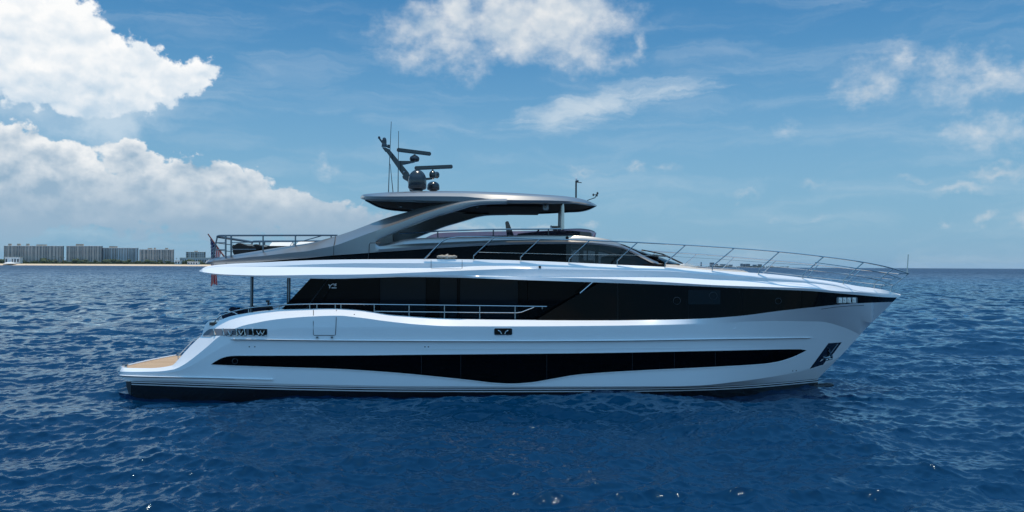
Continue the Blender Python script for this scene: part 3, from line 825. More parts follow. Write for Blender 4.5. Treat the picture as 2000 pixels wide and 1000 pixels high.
ln = [loc(q, RB(q), -h + .16 * np.minimum(1, h)), loc(q, RB(q) - .25 * (RB(q) - RC(q)), -h + .02), loc(q, RC(q) + .6, -h - .01), loc(q, RC(q), -h + .02), loc(q, RC(q) * .45 + RT(q) * .55, -h + .15 * np.minimum(1, h)), loc(q, RT(q), -h + .42 * np.minimum(1, h / 1.6))]
cr = ln[-1].copy(); cr[:, 1] *= .5; cr[:, 2] += .07 * np.minimum(1, h / 2)
cr2 = cr.copy(); cr2[:, 1] = 0; cr2[:, 2] += .02
mb = MB(); mb.both(ln + [cr, cr2])
roof = mb.build("hardtop", M['grey'], yacht, smooth=40)
# underside: lighter rim, dark recessed ceiling
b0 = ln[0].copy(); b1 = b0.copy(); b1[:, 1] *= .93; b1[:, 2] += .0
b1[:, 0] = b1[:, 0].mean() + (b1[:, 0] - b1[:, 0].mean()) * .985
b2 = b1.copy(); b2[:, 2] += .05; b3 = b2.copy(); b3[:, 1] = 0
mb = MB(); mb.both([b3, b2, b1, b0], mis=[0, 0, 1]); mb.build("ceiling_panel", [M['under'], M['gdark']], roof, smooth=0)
for q_, y_ in ((763, .3), (781, 1.2), (870, .5), (928, -.6), (1000, .4)):
    p = loc(q_, RB(q_), -float(hR(q_)))[0]
    mb = MB(); mb.lathe([(.05, -.008), (.05, .0)], (p[0], y_, p[2] + .045 + .0), 14); mb.build("ceiling_lamp", M['chrome'], roof)
# speaker under the roof and the long dark side slot
mb = MB(); c0 = P(1066, 404, -1.6); mb.box((c0.x, -1.6, c0.z), (.20, .16, .23)); sp_ = mb.build("speaker", M['satin'], roof, bevel=.03)
mb = MB(); mb.tube([c0 + Vector((-.02, -.075, 0)), c0 + Vector((-.02, -.10, 0))], .062, 16); mb.build("speaker_cone", M['blackp'], sp_)
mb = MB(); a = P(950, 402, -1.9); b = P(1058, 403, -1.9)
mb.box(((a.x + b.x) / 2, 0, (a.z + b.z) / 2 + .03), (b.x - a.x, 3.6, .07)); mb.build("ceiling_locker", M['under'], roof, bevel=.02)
# front posts
for px_, yy, r_, m_ in ((1099.5, -1.85, .048, 'chrome'), (1096.3, -1.60, .016, 'chrome'), (1092.5, 1.6, .045, 'satin'), (1095.5, 1.85, .02, 'satin')):
    mb = MB(); a = P(px_, 396 if yy < 0 else 412, yy); b = P(px_ - (0 if yy < 0 else 1), 452 if yy < 0 else 452, yy)
    mb.tube([b, a], r_, 14); mb.build("roof_post", M[m_], yacht)

# ------------------------------------------------------------------ flybridge windscreen, rail, seat, console
WS = pl([(830, 465), (845, 458), (855, 455.3), (900, 453.4), (960, 452), (1050, 450.8), (1100, 448.6), (1130, 447.6), (1145, 448.7), (1155, 450.8), (1161, 453.5)])
q = np.linspace(830, 1161, 90)
hws = lambda q: Dg(q) - .50 - li([(830, 0), (1100, .0), (1130, .25), (1150, .8), (1161, 1.4)])(q)
btm = loc(q, np.maximum(CT(q) + 1, WS(q) + .5), -hws(q)); top = loc(q, WS(q), -hws(q) - .05)
mb = MB(); mb.both([btm, top])
# curved front pane
fb_, ft_ = btm[-1], top[-1]
mb.grid([np.array([[fb_[0] - .05 + .12 * (1 - t * t), fb_[1] * t, fb_[2]] for t in np.linspace(1, -1, 9)]), np.array([[ft_[0] + .12 * (1 - t * t), ft_[1] * t, ft_[2]] for t in np.linspace(1, -1, 9)])])
mb.build("flybridge_windscreen", M['purple'], yacht)
mb = MB()
for sg in (1, -1):
    mb.tube([Vector(t) * 1 if sg == 1 else Vector((t[0], -t[1], t[2])) for t in loc(np.linspace(1100, 1161, 16), WS(np.linspace(1100, 1161, 16)) - .6, -hws(np.linspace(1100, 1161, 16)) - .05)], .018, 6)
mb.build("windscreen_trim", M['satin'], yacht)
fr = empty("flybridge_rail", "x", "x"); fr.parent = yacht
for k_ in ("label", "category"): del fr[k_]
RLf = pl([(780, 455.8), (820, 454), (855, 451.6), (900, 449.8), (960, 448), (1050, 447.4), (1096, 447)])
for sg in (-1, 1):
    mb = MB(); qq = np.linspace(780, 1096, 40)
    mb.tube([Vector((p[0], p[1] * -sg, p[2])) for p in loc(qq, RLf(qq), -(Dg(qq) - .42))], .026, 8); mb.build("rail", M['chrome'], fr)
    for px_, yb in ((855, 464), (963.5, 460), (1071, 458)):
        mb = MB(); hb = float(Dg(px_)) - .42
        a = P(px_, float(RLf(px_)), -hb); b = P(px_, yb, -hb); a.y *= -sg; b.y *= -sg
        mb.tube([b, a], .022, 8); mb.build("stanchion", M['gdark'], fr)
mb = MB()
pts_ = [(990, 462), (986.8, 436), (988, 432.6), (991, 432), (993.5, 434), (1003.5, 460), (1006, 466), (1000, 474), (988, 474)]
mb.prism([(P(a, b, -.5).x, P(a, b, -.5).z) for a, b in pts_], -.78, -.22)
a = P(1006, 470, -.5); mb.box((a.x + .15, -.5, a.z), (.6, .56, .14)); mb.box((a.x + .1, -.5, a.z - .3), (.14, .2, .5))
mb.build("helm_seat", M['blackp'], yacht, bevel=.04, recalc=True)
mb = MB()
z = lambda px_, py_, y_: (P(px_, py_, y_).x, P(px_, py_, y_).z)
mb.prism([z(1010, 459.5, -.6), z(1045, 456, -.6), z(1080, 454, -.6), z(1110, 453.5, -.6), z(1150, 457.5, -.6), z(1150, 466, -.6), z(1010, 466, -.6)], -1.6, 1.2)
con = mb.build("helm_console", M['blackp'], yacht, bevel=.02, recalc=True)
mb = MB()
mb.prism([z(1075, 441, -.7), z(1078, 442.3, -.7), z(1092, 442.3, -.7), z(1093, 443, -.7), z(1092, 446, -.7), z(1077, 446, -.7)], -1.0, -.3)
mb.prism([z(1080, 446, -.7), z(1088, 446, -.7), z(1088.5, 459, -.7), z(1079, 459, -.7)], -.9, -.4)
mb.build("display_pod", M['blackp'], con, recalc=True)
mb = MB(); mb.tube([P(1047, 456, -.9), P(1052.5, 449, -.9)], .03, 8); mb.build("throttle_lever", M['blackp'], con)

# ------------------------------------------------------------------ mast, radars, domes, antennas
mast = MB(); YM = .0
def zz(a, b, y=0.): p = P(a, b, y); return (p.x, p.z)
mast.prism([zz(788, 344), zz(799.7, 338.8), zz(760, 291), zz(752, 293)], -.09, .09)
mast.prism([zz(768, 314.5), zz(810.5, 315), zz(810, 317), zz(786, 322), zz(774, 321)], -.10, .10)
mast.prism([zz(746.6, 288.5), zz(755, 289), zz(763, 295), zz(761, 297), zz(753, 297)], -.08, .08)
mast.prism([zz(786.5, 345), zz(800, 340), zz(812, 374), zz(801, 374), zz(797, 355), zz(788, 350)], -.16, .16)
mast.prism([zz(800, 350), zz(848, 346.8), zz(848, 349.5), zz(800, 356)], -.09, .09)
mast_o = mast.build("mast", M['blackp'], yacht, bevel=.012, recalc=True)
def pxr(n, y=0.): return n * (DIST + y) / F
def radar(cx, cy, w, h, x0, y0, x1, y1, y=0.):
    mb = MB(); c0 = P(cx, cy, y); W, H = pxr(w), pxr(h)
    mb.lathe([(.25 * W, -.5 * H), (.42 * W, -.42 * H), (.5 * W, -.1 * H), (.46 * W, .2 * H), (.28 * W, .42 * H), (.12 * W, .5 * H), (.10 * W, .62 * H)], c0, 20)
    pd = mb.build("radar", M['blackp'], mast_o)
    mb = MB(); a = P(x0, y0, y); b = P(x1, y1, y); d = (b - a)
    ay = .22
    a.y -= ay; b.y += ay
    ang_ = d.normalized(); mb.box((a + b) / 2, ((b - a).length, .11, pxr(7.6)), rot=(b - a).to_track_quat('X', 'Z').to_matrix())
    mb.build("scanner_bar", M['blackp'], pd, bevel=.028)
radar(809.6, 309.5, 20, 13, 776.5, 294.3, 840.5, 299.0)
radar(845, 340.5, 14, 15, 811, 330.2, 883, 323.7, -.3)
mb = MB(); c0 = P(853, 341, .5); mb.lathe([(.05, -.14), (.10, -.08), (.11, 0), (.08, .08), (.03, .11)], c0, 16); mb.build("gps_antenna", M['blackp'], mast_o)
mb = MB(); c0 = P(750.5, 287, 0); W = pxr(10.5) / 2
mb.lathe([(W * 1.05, 0), (W, .10), (W * .85, .13), (W * .9, .20), (W * .8, .28), (W * .55, .34), (W * .1, .365)], c0, 18); mb.build("searchlight", M['blackp'], mast_o)
mb = MB(); mb.tube([P(748, 280, 0), P(741.5, 271, 0)], .035, 8); mb.lathe([(.04, 0), (.05, .05), (.03, .09)], P(740.5, 271, 0), 12)
mb.build("navigation_light", M['blackp'], mast_o)
mb = MB(); mb.lathe([(.05, 0), (.06, .05), (.05, .12)], P(759, 289, 0), 12)
mb.build("navigation_light", M['blackp'], mast_o)
mb = MB(); mb.lathe([(.02, 0), (.035, .04), (.02, .07)], P(789, 338.5, -.1), 12); mb.build("navigation_light", M['chrome'], mast_o)
def dome(cx, top, bot, w, y, neck):
    mb = MB(); c0 = P(cx, bot, y); k = (DIST + y) / F; r = w * k / 2; H = (bot - top) * k
    pr = [(r * .55, -neck * k), (r * .62, -neck * k * .4), (r * .9, .0), (r, .06 * H), (r, .42 * H)]
    for a in np.linspace(0, math.pi / 2, 10)[1:]:
        pr.append((max(r * math.cos(a), .005), .42 * H + .58 * H * math.sin(a)))
    mb.lathe(pr, c0, 36); mb.build("satellite_dome", M['blackp'], yacht, smooth=60)
dome(815, 331, 369.5, 36, -.6, 4.2)
dome(846.3, 354, 371, 24.5, .6, 3)
for pts_, r_ in (([(758.7, 376.5), (761, 310), (764.2, 237.6)], .013), ([(767.7, 376.5), (762, 320)], .012), ([(777.4, 376), (778.5, 256)], .013)):
    mb = MB(); mb.tube([P(a, b, -.4) for a, b in pts_], r_ + .004, 6, r2=r_ - .003); mb.build("whip_antenna", M['gdark'], yacht)
mb = MB(); mb.tube([P(1125, 387, .3), P(1125.2, 353, .3)], .035, 10); mb.tube([P(1125.2, 354, .3), P(1130, 354.5, .3)], .05, 10); mb.tube([P(1130, 356.2, .3), P(1136, 356.8, .3)], .018, 6)
am = mb.build("light_mast", M['blackp'], yacht)
mb = MB(); mb.lathe([(.03, 0), (.035, .06), (.02, .09)], P(1125.6, 352, .3), 12); mb.build("lamp", M['stripe'], am)
mb = MB(); mb.tube([P(1147, 391.5, 0), P(1162.5, 386, 0), P(1163.4, 382, 0)], .018, 6)
an = mb.build("wind_sensor", M['blackp'], yacht)
mb = MB()
for a, b in ((1159, 380.5), (1165.5, 381.5), (1167, 377.3)):
    mb.lathe([(.012, -.05), (.04, -.02), (.04, .02), (.01, .05)], P(a, b, 0), 8)
mb.tube([P(1159, 380.5, 0), P(1167, 379, 0)], .01, 5); mb.build("sensor_cup", M['blackp'], an)

# ------------------------------------------------------------------ bow railing
def part_empty(name):
    o = bpy.data.objects.new(name, None); C.objects.link(o); o.parent = yacht; return o
hU = lambda q: np.maximum(Dk(q) - WR[0][1](q) * sc(q) - WI(q), .02) + .04
TR = pl([(860, 474), (870, 468), (880, 465), (900, 462.6), (930, 462.3), (965, 463.5), (1000, 464.6), (1055, 466.8), (1151, 469.5), (1245, 473.5), (1338, 478.8), (1434, 485), (1522, 492), (1608.5, 501.5), (1687, 512.5), (1744.5, 524.6), (1774.7, 534)])
hTR = pl([(827, 2.68), (1245, 2.72), (1434, 2.75), (1522, 2.75), (1608, 2.48), (1687, 2.08), (1744.5, 1.35), (1774.7, .36)])
br = part_empty("bow_railing")
for sg in (1, -1):
    def V(px_, py_, hb): v = P(px_, py_, -hb); v.y *= sg; return v
    qq = np.concatenate([np.linspace(861, 900, 8), np.linspace(910, 1774.7, 90)])
    mb = MB(); mb.tube([V(829, 505.8, 2.68)] + [V(a, float(TR(a)), float(hTR(a))) for a in qq], .022, 8); mb.build("rail", M['chrome'], br)
    for (fx, fy, kx, ky, tx) in ((925, 507.5, 925, 499.5, 965), (1017, 509.5, 1016.5, 502.5, 1055), (1111, 513, 1112, 505, 1151.5), (1205.5, 517.5, 1205.5, 509, 1245), (1298.6, 522, 1299.2, 514.3, 1338.8),
                                 (1391, 528.5, 1391.6, 519.8, 1434), (1481.4, 535, 1482, 527, 1522), (1568, 543.5, 1568.6, 536, 1608.5), (1647, 554.5, 1647.6, 546, 1686.7), (1707.6, 563.5, 1708, 553, 1744.5), (1740, 572, 1741, 560, 1774.7)):
        hf = float(hU(min(fx, 1740))) if fx < 1700 else (1.22 if fx < 1720 else .42)
        mb = MB(); mb.tube([V(fx, fy, hf), V(kx, ky, hf), V(tx, float(TR(tx)), float(hTR(tx)))], .021, 8)
        mb.build("stanchion", M['chrome'], br)
    m1 = pl([(1592, 512.5), (1672.4, 524), (1731.8, 535), (1760.5, 545)]); m2 = pl([(1578, 525.5), (1656, 536.7), (1714.8, 547), (1745.5, 556.8)])
    for f, x0, x1 in ((m1, 1592, 1760.5), (m2, 1578, 1745.5)):
        mb = MB(); qq = np.linspace(x0, x1, 30)
        hh = lambda a: float(hTR(min(a + (1774.7 - x1) * (a - x0) / (x1 - x0), 1774.7)))
        mb.tube([V(a, float(f(a)), hh(a)) for a in qq], .015, 6); mb.build("rail", M['chrome'], br)
    mb = MB(); mb.tube([V(935, 492.5, 2.7), V(1110, 497, 2.7), V(1225, 498, 2.72), V(1318, 501, 2.74), V(1410, 506.5, 2.78), V(1500, 513, 2.7), V(1592, 519, 2.5)], .006, 5); mb.build("safety_wire", M['chrome'], br)
def cross(px_, py_, hb, r_):
    a = P(px_, py_, -hb); mb = MB(); mb.tube([a, Vector((a.x, -a.y, a.z))], r_, 6); mb.build("rail", M['chrome'], br)
cross(1774.7, 534, .36, .02); cross(1760.5, 545, .36, .013); cross(1745.5, 556.8, .36, .013)
mb = MB(); mb.tube([P(1771.6, 533, -.2), P(1774, 497, -.2)], .02, 8); mb.build("jack_staff", M['chrome'], yacht)

# main deck railing on the bulwark
RM = pl([(413, 641), (415, 634), (420, 627.6), (429, 618.5), (442.5, 612.6), (465, 606), (485, 602), (510, 598.7), (528, 597.4), (555, 595.6), (600, 594), (650, 593.6), (760, 595), (900, 596.6), (1068, 598.8)])
mr = part_empty("side_railing")
for sg in (1, -1):
    def V(px_, py_, hb): v = P(px_, py_, -hb); v.y *= sg; return v
    hm = lambda a: float(hT(a)) - .10
    qq = np.concatenate([np.linspace(414, 450, 12), np.linspace(455, 1068, 70)])
    mb = MB(); mb.tube([V(a, float(RM(a)), hm(a)) for a in qq], .022, 8); mb.build("rail", M['chrome'], mr)
    for a in (426, 485.6, 545, 605, 619, 655, 666, 731, 799, 868, 937, 1006):
        mb = MB(); mb.tube([V(a, float(LT(a)) + 2, hm(a)), V(a, float(RM(a)), hm(a))], .019, 8); mb.build("stanchion", M['chrome'], mr)
    mb = MB(); mb.tube([V(a, b, hm(a)) for a, b in ((732, 608), (798, 609), (936, 610.3), (1008, 610.8), (1018, 609.6), (1043, 600))], .014, 6); mb.build("rail", M['chrome'], mr)
    mb = MB(); mb.tube([V(1059, 599, hm(1059)), V(1059, 603.5, hm(1059))], .015, 6); mb.build("stanchion", M['chrome'], mr)
# aft flybridge railing
ar = part_empty("aft_railing")
for sg in (1, -1):
    def V(px_, py_, hb): v = P(px_, py_, -hb); v.y *= sg; return v
    hb = 1.90
    mb = MB(); mb.tube([V(424, 465, hb), V(424, 461.5, hb), V(427, 460.3, hb), V(432, 460, hb), V(600, 459.6, hb), V(659, 459.6, hb)], .030, 8); mb.build("rail", M['satin'], ar)
    mb = MB(); mb.tube([V(424.5, 462, hb), V(415, 505, hb)], .028, 8); mb.build("stanchion", M['satin'], ar)
    for a, b in ((440.8, 502), (451.5, 500), (513.8, 490), (577, 480.5), (646.8, 464.5)):
        mb = MB(); mb.tube([V(a, b + 1, hb), V(a, 460, hb)], .026 if a > 460 else .032, 8); mb.build("stanchion", M['satin'], ar)
    for l in ([(421, 474), (440, 474)], [(452, 474), (515, 472.6), (585, 471.5), (592, 470.6), (628, 460.6)], [(417.5, 487.5), (440, 487.5)], [(452, 487.2), (500, 487)]):
        mb = MB(); mb.tube([V(a, b, hb) for a, b in l], .018, 6); mb.build("rail", M['satin'], ar)
a = P(425, 462.3, -1.90); mb = MB(); mb.tube([a, Vector((a.x, -a.y, a.z))], .045, 8); mb.build("rail", M['satin'], ar)
for py_ in (474, 487.5):
    a = P(420 if py_ < 480 else 417.5, py_, -1.90); mb = MB(); mb.tube([a, Vector((a.x, -a.y, a.z))], .015, 6); mb.build("rail", M['satin'], ar)

# ------------------------------------------------------------------ main deck: floor, saloon, poles, transom, platform
zdeck = P(700, 632, -2.9).z
xa = P(412, 640, -2.5).x
mb = MB(); mb.box(((xa + 5) / 2, 0, zdeck - .05), (5 - xa, 5.3, .1)); mb.build("main_deck", M['teak'], yacht)
saloon_y = -2.35
A1, A2 = P(549, 606, saloon_y), P(608, 544, saloon_y)
dd = (A1 - A2); A1 = A2 + dd * ((A2.z - zdeck) / (A2.z - A1.z))
x1 = P(1176, 600, -2.9).x
zt = A2.z + .10
def sal(x0b, x0t, x1b, x1t, material, name, y=2.35, parent=yacht, th=.03):
    mb = MB()
    for sg in (1, -1):
        mb.prism([(x0b, zdeck), (x1b, zdeck), (x1t, zt), (x0t, zt)], sg * y, sg * (y - th))
    return mb.build(name, material, parent, smooth=0, recalc=True)
sx = lambda q_: P(q_, 580, saloon_y).x
def slant(q_): return A1.x + (sx(q_) - sx(549)), None
w_a = sal(A1.x, A2.x + .06, sx(606), sx(660), M['glass'], "saloon_window")
sl = (A2.x - A1.x)
prev_b, prev_t = sx(606) + .02, sx(660) + .02
for q_, mt in ((742, 'glass'), (832, 'glass2'), (858, 'glass'), (893, 'glass2'), (898, 'glass'), (1012, 'glass2'), (1030, 'glass'), (1176, 'glass')):
    xx = sx(q_)
    sal(prev_b, prev_t, xx - .01, xx - .01, M[mt], "saloon_window")
    prev_b = prev_t = xx + .01
# solid core behind the panes and across the aft end
mb = MB(); mb.prism([(A1.x + .06, zdeck), (x1, zdeck), (x1, zt - .02), (A2.x + .12, zt - .02)], -2.28, 2.28); mb.build("saloon_bulkhead", M['under'], yacht, smooth=0, recalc=True)
# bright trim on the slanted pillar
mb = MB(); a, b = P(1133, 572.8, -3.33), P(1157.5, 551.6, -3.33)
for sg in (1, -1):
    mb.tube([Vector((a.x, a.y * sg, a.z)), Vector((b.x, b.y * sg, b.z))], .022, 6)
mb.build("trim_strip", M['chrome'], yacht)
mb = MB(); a, b = P(640, 546, -2.36), P(598, 603, -2.36)
for sg in (1, -1): mb.tube([Vector((a.x, a.y * sg, a.z)), Vector((b.x, b.y * sg, b.z))], .02, 4)
mb.build("door_frame", M['gdark'], yacht)
# side closure between inset saloon and flush band (diagonal screen)
rows = []
for t in np.linspace(0, 1, 6):
    px_ = 1046 + (1172 - 1046) * t; py_ = float(LT(1046)) * (1 - t) + float(LW(1172)) * t
    hb = band_hb(px_, py_) if px_ > 1040 else 3
    v = P(px_, py_, -hb + .005); rows.append(v)
mb = MB(); r0 = np.array([[v.x, v.y, v.z] for v in rows]); r1 = r0 + np.array([.9, .0, 0]); r1[:, 1] = -2.3; mb.both([r0, r1]); mb.build("door_frame", M['gdark'], yacht)
# poles under the aft overhang
for px_, w_, m_ in ((491.2, 4.2, 'satin'), (494.2, 2.4, 'gdark'), (564.4, 3.4, 'satin'), (566.8, 1.8, 'gdark')):
    yy = -2.3 if m_ == 'satin' else -2.15
    mb = MB(); a = P(px_, 542, yy); mb.tube([Vector((a.x, yy, zdeck)), Vector((a.x, yy, a.z + .12))], w_ / 2 * .0176, 12); mb.build("support_pole", M[m_], yacht)
    mb = MB(); mb.tube([Vector((a.x, -yy, zdeck)), Vector((a.x, -yy, a.z + .12))], w_ / 2 * .0176, 12); mb.build("support_pole", M[m_], yacht)
# swim platform
p0 = loc(np.concatenate([238 + 24 * np.linspace(0, 1, 10) ** 1.5, np.linspace(265, 372, 20)]), 718, 0)
q = np.concatenate([238 + 24 * np.linspace(0, 1, 10) ** 1.5, np.linspace(265, 395, 20)])
zp = P(262, 718.6, -2.45).z
near = loc(q, np.minimum(LT(q), 720) * 0 + 718.6, -hT(q) + .05); near[:, 2] = zp - .015
rows = []
for t in np.linspace(1, -1, 21):
    r_ = near.copy(); r_[:, 1] *= t
    r_[:, 0] -= .12 * (1 - t * t) * np.linspace(1, 0, len(q))
    rows.append(r_)
mb = MB(); mb.grid(rows); plat = mb.build("swim_platform", M['teak'], yacht)
mb = MB()
rim = [Vector((r_[0][0] - .02, r_[0][1] * 1.02, zp)) for r_ in rows]
mb.tube(rim, .035, 8); mb.build("platform_edge", M['white'], plat)
# transom between platform and aft deck, with stairs up the near side
xb = P(356, 700, -2.4).x; xt = P(402, 650, -2.4).x
mb = MB(); mb.prism([(xb + .25, zp - .2), (xt + 1.2, zp - .2), (xt + 1.2, zdeck + .02), (xt + .05, zdeck + .02), (xt - .05, zdeck - .1)], -2.35, 2.35)
for i in range(4):
    mb.box((xb + .1 + .28 * i, -2.0, zp + .12 + .28 * i), (.3, .7, .28)); mb.box((xb + .1 + .28 * i, 2.0, zp + .12 + .28 * i), (.3, .7, .28))
mb.build("transom", M['white'], yacht, recalc=True, smooth=20)
# handrail up the stairs
for sg in (1, -1):
    mb = MB(); vs = [P(348, 701.5, -2.2), P(348, 695, -2.2), P(352, 690.5, -2.2), P(381, 660.5, -2.2), P(384.5, 661.5, -2.2), P(391, 656, -2.2)]
    mb.tube([Vector((v.x, v.y * sg, v.z)) for v in vs], .018, 8); mb.build("handrail", M['chrome'], yacht)
# platform cleat
for sg in (1, -1):
    mb = MB(); v = P(246, 717.5, -2.25); c_ = (v.x, v.y * sg, v.z)
    mb.lathe([(.05, -.03), (.04, .03), (.04, .06)], c_, 12); mb.box((c_[0] - .03, c_[1], c_[2] + .085), (.20, .09, .05)); mb.build("cleat", M['chrome'], yacht, bevel=.012)

# ------------------------------------------------------------------ hull fittings
def on_hull(px_, py_, off=0.): return P(px_, py_, -hull_hb(px_, py_) - off)
# mooring slot at the quarter
SLT = [(397, 652.5), (404, 646), (411, 642.3), (420, 642), (521, 642.5), (522, 643)]
SLB = [(397, 655), (411, 655.2), (521, 654.6), (522, 654)]
slot = patch("mooring_slot", SLT, SLB, 397, 522, M['satin'], off=.012, n=50, m=3)
slot.data.materials.clear(); slot.data.materials.append(mat("slot_grey", (.10, .115, .14), .4))
mb = MB()
for sg in (1, -1):
    for (x0, x1_, y0, y1_) in ((470, 481, 643, 654), (486, 500, 643, 654), (500, 521, 643, 654.4)):
        v = [on_hull(a, b, .018) for a, b in ((x0, y0), (x1_, y0), (x1_, y1_), (x0, y1_))]
        mb.add([(p.x, p.y * sg, p.z) for p in v], [(0, 1, 2, 3)])
mb.build("painted_slot_shade", M['under'], slot)  # flat dark quads, shade inside the slot painted on as colour
mb = MB(); vs = [on_hull(a, b, .03) for a, b in ((396, 655.8), (412, 656), (450, 655.9), (522, 655.4))]
for sg in (1, -1):
    mb.tube([Vector((v.x, v.y * sg, v.z)) for v in vs], .014, 6)
mb.build("slot_trim", M['chrome'], slot)
for a in (418.5, 436.5, 462, 478, 494):
    for sg in (1, -1):
        mb = MB()
        t, b, c0_ = on_hull(a - 1, 642.8, .03), on_hull(a + 1, 654.5, .03), on_hull(a, 648, .05)
        mb.tube([Vector((v.x, v.y * sg, v.z)) for v in (t, c0_)], .035, 8, r2=.018)
        mb.tube([Vector((v.x, v.y * sg, v.z)) for v in (c0_, b)], .018, 8, r2=.04)
        mb.build("cleat", M['chrome'], slot)
for a in (449, 470, 505, 512):
    for sg in (1, -1):
        mb = MB(); vs = [on_hull(a - 4, 646, .04), on_hull(a, 653.5, .05), on_hull(a + 1, 653.5, .05), on_hull(a + 5, 646, .04)]
        mb.tube([Vector((v.x, v.y * sg, v.z)) for v in vs], .024, 8); mb.build("cleat", M['chrome'], slot)
# boarding gate outline in the bulwark
mb = MB()
for sg in (1, -1):
    vs = [on_hull(a, b, .004) for a, b in ((612.2, 605.5), (612.2, 616), (612, 630), (612, 653), (613.5, 655), (650, 655.2), (655, 654.4), (656, 640), (656.8, 620), (657, 605.5))]
    mb.tube([Vector((v.x, v.y * sg, v.z)) for v in vs], .011, 4)
gate = mb.build("boarding_gate", M['gdark'], yacht)
for a, b in ((619.6, 659), (648.4, 659)):
    mb = MB(); v = on_hull(a, b, .02); mb.box(v, (.07, .05, .06)); mb.box((v.x, -v.y, v.z), (.07, .05, .06)); mb.build("hinge", M['satin'], gate)
# gate outline in the white wing
def wing_hb(px, py):
    ys = [float(f(px)) for f, o in WR]; hs = [float(Dk(px)) - float(o(px)) - float(WI(px)) for f, o in WR]
    return float(np.interp(py, ys, hs))
mb = MB()
for sg in (1, -1):
    vs = [P(a, b, -wing_hb(a, b) - .004) for a, b in ((842, 508), (842, 514), (842, 523), (843, 524.6), (900, 525.4), (902.5, 524), (902.6, 515), (902.6, 508))]
    mb.tube([Vector((v.x, v.y * sg, v.z)) for v in vs], .007, 4)
mb.build("side_gate", M['gdark'], yacht)
mb = MB(); v = P(1054.5, 521, -wing_hb(1054.5, 521) - .03); mb.lathe([(.03, -.05), (.04, 0), (.05, .03)], v, 12); mb.lathe([(.03, -.05), (.04, 0), (.05, .03)], (v.x, -v.y, v.z), 12); mb.build("navigation_light", M['gdark'], yacht)
# midship fairlead
def rrect(cx, cy, w, h, r, n=5):
    o = []
    for sx_, sy_, a0 in ((1, 1, 0), (-1, 1, 90), (-1, -1, 180), (1, -1, 270)):
        for k in range(n + 1):
            a = R(a0 + 90 * k / n); o.append((cx + sx_ * (w / 2 - r) + r * math.cos(a), cy + sy_ * (h / 2 - r) + r * math.sin(a)))
    return o
def plate(name, outline, off, material, parent, hbf=hull_hb):
    mb = MB()
    for sg in (1, -1):
        vs = [P(a, b, -hbf(a, b) - off) for a, b in outline]; cx = sum((v for v in vs), Vector()) / len(vs)
        n = len(vs); bk = [v + Vector((0, .03, 0)) for v in vs]
        al = [Vector((v.x, v.y * sg, v.z)) for v in vs + bk + [cx]]
        mb.add(al, [(i, (i + 1) % n, 2 * n) for i in range(n)] + [(i, i + n, (i + 1) % n + n, (i + 1) % n) for i in range(n)])
    return mb.build(name, material, parent, recalc=False, smooth=30)
fl = plate("fairlead", rrect(982.8, 647.8, 35.5, 13.5, 3), .022, M['chrome'], yacht)
plate("fairlead_recess", rrect(982.8, 647.8, 33.5, 11.6, 2.5), .030, M['under'], fl)
for a in (977, 988.5):
    for sg in (1, -1):
        mb = MB(); s_ = -1 if a < 983 else 1
        vs = [on_hull(a + s_ * 4.5, 645.5, .05), on_hull(a, 647.5, .05), on_hull(a - s_ * 2, 652.5, .05)]
        mb.tube([Vector((v.x, v.y * sg, v.z)) for v in vs], .028, 8); mb.build("cleat", M['chrome'], fl)
# bow fairlead with four bright openings
fb2 = plate("bow_fairlead", rrect(1654.5, 586.3, 41, 12.4, 2.5), .020, M['satin'], yacht, band_hb)
gold = mat("warm_bright_steel", (.80, .72, .62), .25, metal=.3)
for a in (1641.5, 1650, 1658.5, 1668.5):
    pp = plate("opening", rrect(a, 586.3, 6.8, 10, 1.0), .028, M['cream'], fb2, band_hb)
    for sg in (1, -1):
        mb = MB(); vs = [P(a - 2, 584, -band_hb(a, 586) - .045), P(a + 1, 588, -band_hb(a, 586) - .045), P(a - 1, 591, -band_hb(a, 586) - .045)]
        mb.tube([Vector((v.x, v.y * sg, v.z)) for v in vs], .018, 6); mb.build("roller", gold, fb2)
# thin slot line under the band at the bow
mb = MB()
for sg in (1, -1):
    vs = [on_hull(a, b, .004) for a, b in ((1604, 603.6), (1630, 599.8), (1660, 597.3), (1687, 596.4))]
    mb.tube([Vector((v.x, v.y * sg, v.z)) for v in vs], .012, 4)
mb.build("panel_seam", M['gdark'], hull)
# drain holes
for a, b in ((487, 677.2), (497.8, 677.2), (830, 677.4), (836.8, 677.4), (692, 614.5), (1548, 724.2), (1555, 723.6)):
    mb = MB(); v = on_hull(a, b, .0)
    for sg in (1, -1): mb.tube([Vector((v.x, (v.y + .02) * sg, v.z)), Vector((v.x, (v.y - .008) * sg, v.z))], .022, 10)
    mb.build("drain_hole", M['gdark'], hull)
